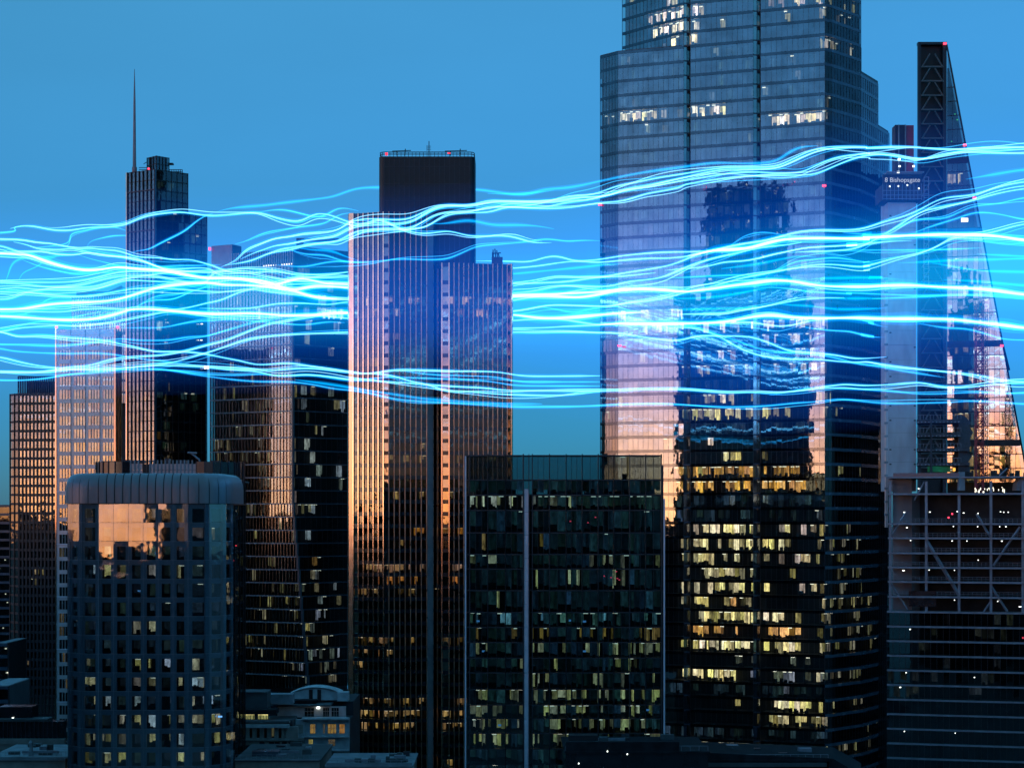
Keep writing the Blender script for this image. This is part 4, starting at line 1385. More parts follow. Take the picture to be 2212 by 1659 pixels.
    # edge of the scaffold wrapped in sheeting, left side
    for k in range(19):
        z0 = z_of(1140) + (z_of(600) - z_of(1140)) * k / 19
        z1 = z_of(1140) + (z_of(600) - z_of(1140)) * (k + 1) / 19
        b.part('edge_sheeting', (X(1914.5, 473), 473, (z0 + z1) / 2), (.55, .8, (z1 - z0) * .93), PALE, .15)
        b.part('edge_bracket', (X(1914, 472.6), 472.6, z1), (.8, .6, .5), ROOF_P)
    # half-built deck wrapped in dark netting beside the core
    fd = Face(P(1980, 476), P(2076, 473.5))
    for y0, y1 in ((906, 914), (934, 944), (968, 975), (999, 1006)):
        b.fbox(fd, 'deck_edge', 0, fd.L + (2 if y0 > 950 else 0), Z(y1, 475), Z(y0, 475), -9, 0, NET)
        for q in range(14):
            b.fbox(fd, 'guard_post', fd.L * q / 13 - .04, fd.L * q / 13 + .04, Z(y0, 475), Z(y0, 475) + 1.1, -.15, -.08, BEAM)
        b.fbox(fd, 'guard_rail', 0, fd.L, Z(y0, 475) + 1.05, Z(y0, 475) + 1.12, -.2, -.1, BEAM)
        for q in range(12):
            b.fbox(fd, 'edge_clip', fd.L * q / 12 + .2, fd.L * q / 12 + .5, Z(y1, 475) + .15, Z(y1, 475) + .4, 0, .06, BEAM)
    for px in (2010, 2071):
        b.fbox(Face(P(px, 474), P(px + 4, 474)), 'steel_column', 0, .45, Z(1030, 474), Z(906, 474), -.5, 0, DARKMET)
    # torn edge netting
    v, f = [], []
    prof = [(2076, 895), (2088, 902), (2097, 914), (2093, 920), (2102, 934), (2094, 950), (2098, 962), (2088, 975), (2100, 985), (2090, 1000), (2096, 1018), (2080, 1030), (2074, 1030), (2074, 900)]
    for yb in (474, 480):
        v += [(X(px, 474), yb, Z(py, 474)) for px, py in prof]
    n = len(prof)
    f = [tuple(range(n - 1, -1, -1)), tuple(range(n, 2 * n))] + [(i, (i + 1) % n, n + (i + 1) % n, n + i) for i in range(n)]
    mesh_obj('torn_netting', v, f, NET, b.e)
    b.part('green_sheet', (X(2030, 474), 475, Z(1013, 474)), (5.5, .2, 1.4), GREENP)
    b.part('orange_lamp', (X(2061, 473), 473, Z(1014, 473)), (.6, .3, .8), L_ORANGE)
    b.finish()

    # red lattice crane mast between the unfinished tower and the wedge tower
    c = empty('tower_crane', (X(2119, 505), 505, Z(1066, 505)))
    tag(c, 'red lattice crane mast rising beside the unfinished tower', 'crane')

    def L(px, py, dy): return (X(px, 505) - c.location.x, dy, Z(py, 505) - c.location.z)
    chords = []
    for px in (2108, 2123):
        for dy in (-.9, .9):
            chords.append((px, dy))
    for px, dy in chords:
        v, f = tube_mesh([L(px, 1066, dy), L(px, 658, dy)], .17, 4)
        o = mesh_obj('mast_chord', v, f, RED); o.parent = c
    y = 1066
    i = 0
    segs = []
    while y > 662:
        for dy in (-.9, .9):
            a, d = (2108, 2123) if i % 2 else (2123, 2108)
            segs.append((L(a, y, dy), L(d, y - 13, dy)))
            segs.append((L(2108, y, dy), L(2123, y, dy)))
        for px in (2108, 2123):
            segs.append((L(px, y, -.9), L(px, y - 13, .9)))
        y -= 13
        i += 1
    V, Fc = [], []
    for p, q2 in segs:
        v, f = tube_mesh([p, q2], .10, 4)
        o_ = len(V); V += v; Fc += [tuple(t + o_ for t in ff) for ff in f]
    o = mesh_obj('lattice_bracing', V, Fc, RED); o.parent = c
    # thinner climbing hoist mast beside it
    segs = [(L(2128, 1066, 0), L(2128, 668, 0)), (L(2133, 1066, 0), L(2133, 668, 0))] + [(L(2128, y, 0), L(2133, y - 6, 0)) for y in range(1060, 676, -12)] + [(L(2133, y - 6, 0), L(2128, y - 12, 0)) for y in range(1060, 682, -12)]
    V, Fc = [], []
    for p, q2 in segs:
        v, f = tube_mesh([p, q2], .09, 4)
        o_ = len(V); V += v; Fc += [tuple(t + o_ for t in ff) for ff in f]
    o = mesh_obj('hoist_mast', V, Fc, DARKMET); o.parent = c
    o = mesh_obj('tie_beam', *tube_mesh([L(2046, 832, 0), L(2125, 832, 0)], .3, 4), RED); o.parent = c
    o = mesh_obj('tie_beam', *tube_mesh([L(2046, 862, 0), L(2135, 862, 0)], .2, 4), DARKMET); o.parent = c
    box('control_cabin', c, (0, -1.3 + c.location.y, Z(1012, 505)), (1.6, 1.4, 2.2), DARKMET) if False else None
construction_tower()

# ------------------------------------------------------------------ low buildings along the bottom
def stone_house():
    b = Building('stone_building', 'old pale stone building with a curved pediment and lit windows between the dark towers', 'building', (X(660, 525), 535), 4)
    q = lambda c: (450 + c / 2.765) / 1.0443
    w = lambda c: (1132 + c / 2.765) / 1.0443
    Y0 = 520
    zz = lambda c, Y=520: Z(w(c), Y)
    xx = lambda c, Y=520: X(q(c), Y)

    def wall_with_openings(name, x0, x1, zb, zt, Y, th, openings, mat):
        """wall strip built from piers and panels around real openings"""
        ops = sorted(openings)
        cur = x0
        for (a, c, lo, hi) in ops:
            if a > cur: b.part(name, ((cur + a) / 2, Y + th / 2, (zb + zt) / 2), (a - cur, th, zt - zb), mat)
            if lo > zb: b.part(name, ((a + c) / 2, Y + th / 2, (zb + lo) / 2), (c - a, th, lo - zb), mat)
            if hi < zt: b.part(name, ((a + c) / 2, Y + th / 2, (hi + zt) / 2), (c - a, th, zt - hi), mat)
            cur = c
        if cur < x1: b.part(name, ((cur + x1) / 2, Y + th / 2, (zb + zt) / 2), (x1 - cur, th, zt - zb), mat)

    def win(a, c, lo, hi, Y, lit=None):
        o = b.part('window', ((a + c) / 2, Y + .35, (lo + hi) / 2), (c - a, .08, hi - lo), GDRK)
        for s in (.33, .66):
            b.part('glazing_bar', (a + (c - a) * s, Y + .3, (lo + hi) / 2), (.09, .1, hi - lo), STONE)
        b.part('glazing_bar', ((a + c) / 2, Y + .3, lo + (hi - lo) * .6), (c - a, .1, .09), STONE)
        if lit:
            b.rooms.add(((a + c) / 2, Y + 1.5, (lo + hi) / 2), (c - a + .2, .1, hi - lo), 0, 0, lit)
        else:
            b.furn.add(((a + c) / 2, Y + 1.5, (lo + hi) / 2), (c - a + .2, .1, hi - lo), 0)
    O = (1.1, .55, .14)
    # main storeys
    ops = [(xx(a), xx(c), zz(1445), zz(1385)) for a, c in ((690, 722), (770, 782), (800, 852), (872, 905))]
    wall_with_openings('wall', xx(655), xx(935), zz(1460), zz(1355), Y0, .8, ops, STONE)
    for (a, c, lo, hi), l in zip(ops, (O, (.5, .3, .12), O, (1.3, .5, .1))): win(a, c, lo, hi, Y0, l)
    b.part('cornice', ((xx(640) + xx(935)) / 2, Y0 - .2, zz(1350)), (xx(935) - xx(640), 2.0, .5), STONE)
    b.part('string_course', ((xx(640) + xx(935)) / 2, Y0 - .1, zz(1462)), (xx(935) - xx(640), 1.6, .35), STONE)
    ops = [(xx(a), xx(c), zz(1522), zz(1480)) for a, c in ((680, 706), (803, 845))]
    wall_with_openings('wall', xx(655), xx(935), zz(1545), zz(1462), Y0, .8, ops, STONE)
    for (a, c, lo, hi), l in zip(ops, ((1.1, .8, .2), (.35, .22, .12))): win(a, c, lo, hi, Y0, l)
    b.part('string_course', ((xx(650) + xx(935)) / 2, Y0 - .1, zz(1547)), (xx(935) - xx(650), 1.6, .3), STONE)
    ops = [(xx(a), xx(c), zz(1612), zz(1590)) for a, c in ((770, 782), (790, 808), (862, 888))]
    wall_with_openings('wall', xx(655), xx(935), zz(1720), zz(1547), Y0, .8, ops, STONE_B)
    for (a, c, lo, hi), l in zip(ops, ((.1, .5, .9), (1.0, .9, .3), None)): win(a, c, lo, hi, Y0, l)
    # corner pier
    b.part('corner_pier', (xx(612), Y0 + .3, (zz(1355) + zz(1480)) / 2), (xx(655) - xx(570), 1.4, zz(1355) - zz(1480)), STONE)
    b.part('pier_panel', (xx(625), Y0 - .45, (zz(1385) + zz(1440)) / 2), (1.9, .12, zz(1385) - zz(1440)), STONE_B)
    # attic
    ops = [(xx(a), xx(c), zz(1338, 524), zz(1283, 524)) for a, c in ((645, 705), (762, 800), (815, 860))]
    wall_with_openings('attic_wall', xx(475), xx(905), zz(1342, 524), zz(1275, 524), 524, .7, ops, STONE)
    for (a, c, lo, hi) in ops: win(a, c, lo, hi, 524)
    b.part('attic_roof', ((xx(475) + xx(810)) / 2, 528, zz(1268, 524)), (xx(810) - xx(475), 10, .4), ROOF)
    b.part('attic_roof', (xx(600), 530, zz(1250, 526)), (xx(710) - xx(490), 8, 1.2), ROOF_K)
    b.part('wall_lamp', (xx(733), 523.4, zz(1283, 523)), (.8, .4, .55), L_WORK)
    # curved pediment storey
    v, n = [], 15
    yp = 530
    prof = [(xx(572, yp), zz(1235, yp))]
    for i in range(n):
        t = i / (n - 1)
        prof.append((xx(572 + 308 * t, yp), zz(1190 - 36 * math.sin(math.pi * t) ** .8, yp)))
    prof.append((xx(880, yp), zz(1235, yp)))
    for y in (yp, yp + 8): v += [(p[0], y, p[1]) for p in prof]
    n = len(prof)
    mesh_obj('pediment', v, [tuple(range(n)), tuple(range(2 * n - 1, n - 1, -1))] + [(i, n + i, n + (i + 1) % n, (i + 1) % n) for i in range(n)], STONE, b.e)
    prev = None
    for i in range(1, len(prof) - 2):
        p, q2 = prof[i], prof[i + 1]
        mesh_obj('pediment_cornice', *tube_mesh([(p[0], yp - .15, p[1]), (q2[0], yp - .15, q2[1])], .28, 4), STONE, b.e)
    for c in (695, 747):
        b.part('doorway', (xx(c, yp), yp - .02, zz(1205, yp)), (1.0, .3, 3.2), BLACKMET)
    b.part('side_storey', (xx(895, yp), yp + 1, (zz(1185, yp) + zz(1240, yp)) / 2), (3.0, 4, zz(1185, yp) - zz(1240, yp)), STONE)
    b.prism('body', [(xx(480), 533), (xx(935), 533), (xx(935), 556), (xx(480), 556)], 0, zz(1250, 530), INNER)
    b.prism('body', [(xx(655), 523), (xx(935), 523), (xx(935), 534), (xx(655), 534)], 0, zz(1360), INNER)
    b.finish()

    b = Building('colonnade_office', 'low stone office with a dark colonnade and a lit attic window, beside the rounded tower', 'building', (X(555, 505), 512), 14)
    Y1 = 505
    zz = lambda c, Y=505: Z(w(c), Y)
    xx = lambda c, Y=505: X(q(c), Y)
    x0, x1 = xx(150), xx(650)
    b.part('wall', ((x0 + x1) / 2, Y1 + .4, (zz(1472) + zz(1720)) / 2), (x1 - x0, .8, zz(1472) - zz(1720)), STONE_B)
    b.part('cornice', ((x0 + xx(560)) / 2, Y1 - .3, zz(1395)), (xx(560) - x0, 2.2, .8), STONE)
    b.part('parapet_roof', ((x0 + xx(560)) / 2, Y1 + 2.0, zz(1372)), (xx(560) - x0, 5, .6), ROOF)
    for i in range(9):
        c = 208 + 45.5 * i
        b.part('pillar', (xx(c), Y1, (zz(1400) + zz(1475)) / 2), (1.15 if i < 8 else 3.6, 1.0, zz(1400) - zz(1475)), STONE_B)
        if i < 8:
            b.part('window', (xx(c + 22), Y1 + 1.6, (zz(1400) + zz(1475)) / 2), (4.4, .1, zz(1400) - zz(1475)), GDRK)
            if i in (0, 1, 5): b.rooms.add((xx(c + 22), Y1 + 2.6, zz(1440)), (2.5, .1, 2.2), 0, 0, (.22, .18, .09))
    b.part('balustrade', ((x0 + x1) / 2, Y1 - .35, zz(1478)), (x1 - x0, .5, .7), STONE_B)
    for c in (390, 450, 485, 530, 570):
        b.part('window', (xx(c), Y1 - .02, zz(1530)), (1.3, .12, 3.0), BLACKMET)
    b.part('window', (xx(270), Y1 - .02, zz(1540)), (6.5, .12, 2.0), BLACKMET)
    # attic glazing, lit
    zl, zh = zz(1362, 508), zz(1328, 508)
    b.part('attic_glazing', ((xx(235) + xx(420)) / 2, 508, (zl + zh) / 2), (xx(420) - xx(235), .1, zh - zl), GDRK)
    for i in range(10):
        b.part('glazing_bar', (xx(235 + 20.5 * i, 508), 507.9, (zl + zh) / 2), (.12, .14, zh - zl), BLACKMET)
    for c, ww, k in ((250, 1.3, .8), (305, 3.2, 1.0), (385, 1.6, 1.0), (410, 1.4, 1.4)):
        b.rooms.add((xx(c, 510), 510, (zl + zh) / 2), (ww, .1, zh - zl), 0, 0, (.9 * k, .75 * k, .28 * k))
    b.part('attic_roof', ((xx(210) + xx(470)) / 2, 510.5, zh + .8), (xx(470) - xx(210), 6, 1.2), ROOF_K)
    b.part('plant_box', (xx(322, 515), 516, (zz(1178, 515) + zz(1300, 515)) / 2), (xx(432, 515) - xx(215, 515), 8, zz(1178, 515) - zz(1300, 515)), ROOF)
    b.part('roof_coping', (xx(345, 515), 511.8, zz(1177, 515)), (6, .4, .2), ROOF_P)
    b.part('white_block', (xx(500, 522), 522, zz(1225, 522)), (7.5, 5, 2.6), ROOF_P)
    b.prism('body', [(x0, 512), (xx(560), 512), (xx(560), 524), (x0, 524)], 0, zz(1380), INNER)
    b.finish()
stone_house()


def roofs():
    def block(name, label, cat, pts, y0, y1, ztop, mat, extra=None):
        b = Building(name, label, cat, ((pts[0] + pts[1]) / 2, y0), 2)
        x0, x1 = pts
        b.prism('walls', [(x0, y0), (x1, y0), (x1, y1), (x0, y1)], 0, ztop - .4, SPAN if mat is ROOF_K else STONE_B)
        b.prism('roof', [(x0 - .3, y0 - .3), (x1 + .3, y0 - .3), (x1 + .3, y1 + .3), (x0 - .3, y1 + .3)], ztop - .4, ztop, mat)
        if extra: extra(b, x0, x1, y0, y1, ztop)
        rg = random.Random(int(abs(x0) * 7 + y0))
        for i in range(7):                                   # air-handling boxes, ducts and a rail
            ww, dd, hh = rg.uniform(.8, 3), rg.uniform(.8, 2), rg.uniform(.4, 1.3)
            b.part('roof_unit', (rg.uniform(x0 + 2, x1 - 2), rg.uniform(y0 + 3, y1 - 3), ztop + hh / 2), (ww, dd, hh), rg.choice((DARKMET, ROOF, BEAM)))
        xa, ya = rg.uniform(x0 + 2, x1 - 10), rg.uniform(y0 + 4, y1 - 4)
        b.part('duct', (xa + 4, ya, ztop + .5), (8, .6, .6), BEAM)
        bars('roof_rail', b.e, [((x0, y0 + .6, ztop + 1.0), (x1, y0 + .6, ztop + 1.0))] + [((x0 + (x1 - x0) * i / 16, y0 + .6, ztop), (x0 + (x1 - x0) * i / 16, y0 + .6, ztop + 1.0)) for i in range(17)], .04, BEAM)
        b.finish()
        return b
    # bottom right: dark roofs
    Y = 395

    def ex1(b, x0, x1, y0, y1, z):
        b.part('roof_upstand', (X(1345, Y), Y + 1, z + .9), (X(1470, Y) - X(1225, Y), 2, 2.0), ROOF_K)
        b.part('roof_plant', (X(1262, Y), Y + 6, z + 2.0), (6, 3, 1.4), BLACKMET)
        for px, py in ((1355, 1628), (1312, 1622), (1250, 1648)):
            b.part('roof_lamp', (X(px, Y), Y - .2, Z(py, Y)), (.2, .2, .25), L_WORK)
    block('black_roofed_block', 'black flat roof in the bottom foreground, in front of the green glass block', 'building', (X(1222, Y), X(1530, Y)), Y, Y + 26, Z(1622, Y), ROOF_K, ex1)
    Y2 = 402

    def ex2(b, x0, x1, y0, y1, z):
        v = [(X(1480, Y2), Y2, z), (X(1860, Y2), Y2, z - 3.2), (X(1860, Y2 + 20), Y2 + 20, z - 3.2), (X(1480, Y2), Y2 + 20, z), (X(1480, Y2), Y2, z + 1.6), (X(1800, Y2), Y2, z + .2), (X(1800, Y2 + 20), Y2 + 20, z + .2), (X(1480, Y2), Y2 + 20, z + 1.6)]
        mesh_obj('sloping_roof', v, [(3, 2, 1, 0), (4, 5, 6, 7), (0, 1, 5, 4), (1, 2, 6, 5), (2, 3, 7, 6), (3, 0, 4, 7)], ROOF_K, b.e)
        b.part('parapet', (X(1640, Y2), Y2 - .5, z - 1.0), (X(1790, Y2) - X(1500, Y2), .5, .8), ROOF)
    block('sloping_black_roof', 'black sloping roof low in front of the glass skyscraper', 'building', (X(1530, Y2), X(1790, Y2)), Y2, Y2 + 24, Z(1640, Y2), ROOF_K, ex2)

    # bottom centre: pale flat roofs
    def ex3(b, x0, x1, y0, y1, z):
        for px in (770, 800, 845, 862):
            b.part('roof_plant', (X(px, 430), 434, z + .5), (1.4, 2, 1.0), ROOF)
        b.part('parapet', ((x0 + x1) / 2, y0, z + .2), (x1 - x0, .4, .6), ROOF_P)
    block('pale_flat_roof', 'pale flat roof at the foot of the bronze tower', 'building', (X(705, 430), X(890, 430)), 430, 452, Z(1652, 430), ROOF_P, ex3)
    block('blue_edged_roof', 'low dark roof with a pale front edge beside the rounded tower', 'building', (X(508, 440), X(690, 440)), 440, 470, Z(1640, 440), ROOF, lambda b, x0, x1, y0, y1, z: [b.part('parapet', ((x0 + x1) / 2, y0 - .4, z), (x1 - x0, .35, .35), ROOF_P), b.part('skylight', (x0 + 6, y0 + 8, z + .5), (6, 4, 1.2), SPAN_B)])

    # bottom left
    Yb = 470

    def ex4(b, x0, x1, y0, y1, z):
        zc = lambda c: Z((1132 + c / 2.765) / 1.0443, Yb)
        xc = lambda c: X((c / 2.765) / 1.0443, Yb)
        for i in range(9):
            b.part('pillar', (xc(-10 + 48 * i), Yb - .5, (zc(1500) + zc(1600)) / 2), (1.9, .9, zc(1500) - zc(1600)), STONE_B)
            b.part('window', (xc(14 + 48 * i), Yb - .08, (zc(1515) + zc(1590)) / 2), (3.4, .1, zc(1515) - zc(1590)), GDRK)
        b.rooms.add((xc(78), Yb - .2, zc(1545)), (1.0, .04, 2.6), 0, 0, (.7, .35, .06))
        b.part('cornice', ((x0 + x1) / 2, Yb - .5, zc(1490)), (x1 - x0, 1.5, 1.2), STONE_B)
        b.part('glazed_storey', (xc(180), Yb + 2.5, (zc(1370) + zc(1480)) / 2), (xc(385) - xc(-30), 4, zc(1370) - zc(1480)), SPAN)
        for i in range(14):
            b.part('mullion', (xc(-10 + 28 * i), Yb + .4, (zc(1370) + zc(1480)) / 2), (.15, .3, zc(1370) - zc(1480)), DARKMET)
        b.part('roof_slab', (xc(140), Yb + 3, zc(1362)), (xc(275) - xc(-30), 6, .6), ROOF)
        b.part('upper_storey', (xc(75), Yb + 6, (zc(1285) + zc(1365)) / 2), (xc(180) - xc(-30), 6, zc(1285) - zc(1365)), SPAN)
        b.part('lamp', (xc(62), Yb + 2.8, zc(1355)), (.4, .3, .4), L_WORK)
    block('beige_corner_building', 'low beige building with a row of square windows in the bottom left corner', 'building', (X(-30, Yb), X(142, Yb)), Yb, Yb + 20, Z(1620, Yb), ROOF, ex4)

    def ex5(b, x0, x1, y0, y1, z):
        b.part('roof_edge', ((x0 + x1) / 2, y0 - .3, z - .6), (x1 - x0, .3, .3), ROOF_P)
        o = b.part('statue_base', (X(62, 425), 427, z + .5), (.9, .9, 1.0), ROOF_P)
        v, f = tube_mesh([(X(62, 425), 427, z + 1), (X(62.5, 425), 427, z + 2.0), (X(61.5, 425), 427, z + 2.8), (X(62, 425), 427, z + 3.3)], [.5, .38, .5, .2], 8)
        mesh_obj('roof_vent_cowl', v, f, ROOF_P, b.e)
    block('pale_terrace_roof', 'pale blue flat roof lowest in the bottom left corner', 'building', (X(-20, 425), X(141, 425)), 425, 448, Z(1634, 425), ROOF_P, ex5)

    # far city
    rg = random.Random(77)
    far = [(-60, 20, 1090, 900, 'tall dark blue slab on the horizon at the left edge'), (-5, 16, 1388, 640, 'low dark block with a pale roof at the left edge'), (-30, 17, 1480, 560, 'low block with a bright roof line at the left edge')]
    for x0, x1, yt, Y, lab in far:
        b = Building('distant_block', lab, 'building', (X((x0 + x1) / 2, Y), Y), 3)
        z = Z(yt, Y)
        fc = Face(P(x0, Y), P(x1, Y))
        zs = levels(1, z, 4.0)
        for k in range(len(zs) - 1):
            b.fbox(fc, 'floor_band', 0, fc.L, zs[k + 1] - 1.1, zs[k + 1], -.3, .1, SPAN_B)
            b.fbox(fc, 'window_band', 0, fc.L, zs[k], zs[k + 1] - 1.1, -.2, -.1, GDRK)
            if rg.random() < .2:
                b.lamps.add((fc.at(fc.L * rg.uniform(.6, .95), -1).x, Y + 1, zs[k] + 2), (.6, .2, .4), 0)
        b.prism('walls', [(X(x0, Y), Y + 2), (X(x1, Y), Y + 2), (X(x1, Y), Y + 25), (X(x0, Y), Y + 25)], 0, z - .3, INNER)
        b.prism('roof', [(X(x0, Y), Y - .2), (X(x1, Y), Y - .2), (X(x1, Y), Y + 25), (X(x0, Y), Y + 25)], z - .3, z, ROOF_P)
        b.finish()
roofs()

# a dark tower behind the camera's left shoulder: the photograph shows it mirrored in the glass skyscraper
def mirrored_tower():
    b = Building('mirrored_dark_tower', 'dark tower seen only as a reflection in the pale glass skyscraper', 'skyscraper', (-150, 250), 6)
    n = Vector((-0.356, -0.9345)); t = Vector((-0.9345, 0.356))
    P0 = P(1782, 530)

    def refl(px, dist):
        """plan point where the ray through column px, mirrored by the main facade, has run dist metres further"""
        d = Vector(((px - CX) / F, 1.0))
        k = (P0.dot(n)) / d.dot(n)
        h = d * k
        r = (d - n * 2 * d.dot(n)).normalized()
        return h + r * dist, h.length + dist
    (a, la), (c, lc) = refl(1462, 520), refl(1752, 520)
    zt = HC + (HY - 640) / F * la
    back = (a + c).normalized() * 0 + Vector((-0.58, -0.82)) * 30
    pts = [a, c, c + back, a + back]
    area = sum(pts[i].x * pts[(i + 1) % 4].y - pts[(i + 1) % 4].x * pts[i].y for i in range(4))
    if area < 0: pts.reverse()
    b.prism('wing_walls', [(p.x, p.y) for p in pts], 0, zt, SPAN)
    (a, la), (c, lc) = refl(1522, 522), refl(1702, 522)
    zt2 = HC + (HY - 408) / F * la
    pts = [a, c, c + back, a + back]
    area = sum(pts[i].x * pts[(i + 1) % 4].y - pts[(i + 1) % 4].x * pts[i].y for i in range(4))
    if area < 0: pts.reverse()
    b.prism('tower_walls', [(p.x, p.y) for p in pts], 0, zt2, SPAN)
    for q, zz in ((a, zt2), (c, zt2)):
        b.part('red_beacon', (q.x + .8, q.y + .8, zz + .5), (1.2, 1.2, .8), L_RED)
    fl = Face(a, c) if True else None
    for k in range(int(zt2 / 4)):
        for j in range(12):
            if b.rng.random() < .22:
                p = a + (c - a) * b.rng.uniform(.05, .95) + Vector((.6, .85)) * .5
                b.lamps.add((p.x, p.y, 4 * k + 2), (.5, .5, .4), 0)
    b.finish()

    # lower dark slabs mirrored in the rounded tower's glass
    b = Building('mirrored_slab_block', 'dark stepped slab seen only as a reflection in the rounded office tower', 'tower block', (-165, 65), 2)
    for x0, x1, y0, z in ((-170, -165.5, 70, 92), (-165.5, -160.5, 66, 118), (-160.5, -157, 70, 104)):
        b.prism('walls', [(x0, y0 - 18), (x1, y0 - 18), (x1, y0), (x0, y0)], 0, z, SPAN)
    b.finish()
    b = Building('mirrored_west_block', 'dark block west of the scene, mirrored in the left corner of the rounded tower', 'tower block', (-176, 336), 2)
    b.prism('walls', [(-204, 326), (-153, 326), (-153, 346), (-204, 346)], 0, 106, SPAN)
    for k in range(24):
        b.fbox(Face((-204, 326), (-153, 326)), 'floor_band', 0, 51, k * 4.2 + 3.1, k * 4.2 + 4.2, 0, .15, DARKMET)
    b.finish()
    b = Building('added_east_tower', 'unseen dark tower added in the east to darken the side of the glass skyscraper', 'tower block', (186, 600), 2)  # added out of view to darken the skyscraper's side reflections
    b.prism('walls', [(176, 560), (196, 560), (196, 640), (176, 640)], 0, 196, SPAN)
    for k in range(46):
        b.fbox(Face((176, 640), (176, 560)), 'floor_band', 0, 80, k * 4.2 + 3.1, k * 4.2 + 4.2, 0, .15, DARKMET)
    b.finish()
    # the rest of the city to the west and south: it shades the lower storeys from the sunset and edges the reflections
    cb = Batch()
    rg = random.Random(21)
    for i in range(-900, -215, 52):
        for j in range(-700, 560, 58):
            if -330 < i < -130 and 20 < j < 160: continue
            if -215 < i and j > 0: continue
            cb.add((i + rg.uniform(-8, 8), j + rg.uniform(-8, 8), 0), (rg.uniform(26, 44), rg.uniform(28, 48), 2 * rg.choice((38, 50, 60, 66, 70, 74, 77, 80, 84 if i < -500 else 76))), rg.uniform(-.2, .2))
    for i in range(-210, 320, 54):
        for j in range(-700, -70, 60):
            cb.add((i + rg.uniform(-8, 8), j + rg.uniform(-8, 8), 0), (rg.uniform(26, 44), rg.uniform(28, 48), 2 * rg.choice((38, 50, 60, 66, 70, 74, 77))), rg.uniform(-.2, .2))
    tag(cb.build('distant_city', SPAN, None), 'dark mass of city blocks beyond the frame, seen in the glass reflections', 'city', None, 'stuff')
    # added unseen tower: keeps the sunset out of the green block's reflections
    b = Building('added_rear_tower', 'unseen tower added behind the viewer to darken the green glass block', 'tower block', (15, -30), 2)
    b.prism('walls', [(-26, -46), (110, -46), (110, -12), (-26, -12)], 0, 121, SPAN)
    b.prism('roof_plant', [(-8, -40), (38, -40), (38, -18), (-8, -18)], 121, 127, DARKMET)
    for k in range(28):
        b.fbox(Face((110, -12), (-26, -12)), 'floor_band', 0, 136, k * 4.2 + 3.1, k * 4.2 + 4.2, 0, .15, DARKMET)
    b.finish()
mirrored_tower()

# ------------------------------------------------------------------ streaks of light that weave between the towers
ZOOM = {'a': (0, 460, 3.95), 'b': (450, 460, 5.185), 'c': (1100, 380, 3.95), 'd': (1500, 480, 3.95), 'e': (1900, 300, 3.951), 'f': (450, 780, 2.3284),
        'g': (750, 300, 3.318), 'i': (1320, 550, 2.766), 'j': (1320, 0, 2.766), 'k': (1900, 550, 3.017)}


def ss(a, b, x):
    t = max(0.0, min(1.0, (x - a) / (b - a)))
    return t * t * (3 - 2 * t)


def depth(mode, px):
    """distance of a streak at column px: in front of, between or behind the towers"""
    if mode == 'F': return 446.0
    if mode == 'M': return 593.0 - 147.0 * ss(1125, 1285, px)
    if mode == 'X': return 520.0 + 62.0 * ss(1120, 1285, px)
    if mode == 'B': return 593.0
    if mode == 'H': return 705.0
    return 446.0


# core, inner halo; the brighter the class, the whiter
S_CORE = {3: strand_mat('white_hot_filament', (0.42, 0.90, 1.15)), 2: strand_mat('white_filament', (0.17, 0.52, 0.80)),
          1: strand_mat('cyan_filament', (0.02, 0.27, 0.56)), 0: strand_mat('faint_cyan_filament', (0.0, 0.17, 0.38))}
S_HALO = {3: strand_mat('bright_halo', (0.02, 0.22, 0.42)), 2: strand_mat('halo', (0.003, 0.12, 0.28)), 1: strand_mat('soft_halo', (0.0, 0.06, 0.18)), 0: strand_mat('faint_halo', (0.0, 0.04, 0.12))}
S_OUT = {3: strand_mat('bright_outer_halo', (0.0, 0.06, 0.18)), 2: strand_mat('outer_halo', (0.0, 0.03, 0.10)), 1: strand_mat('soft_outer_halo', (0.0, 0.018, 0.07)), 0: None}
RAD = {3: 0.30, 2: 0.125, 1: 0.12, 0: 0.24}


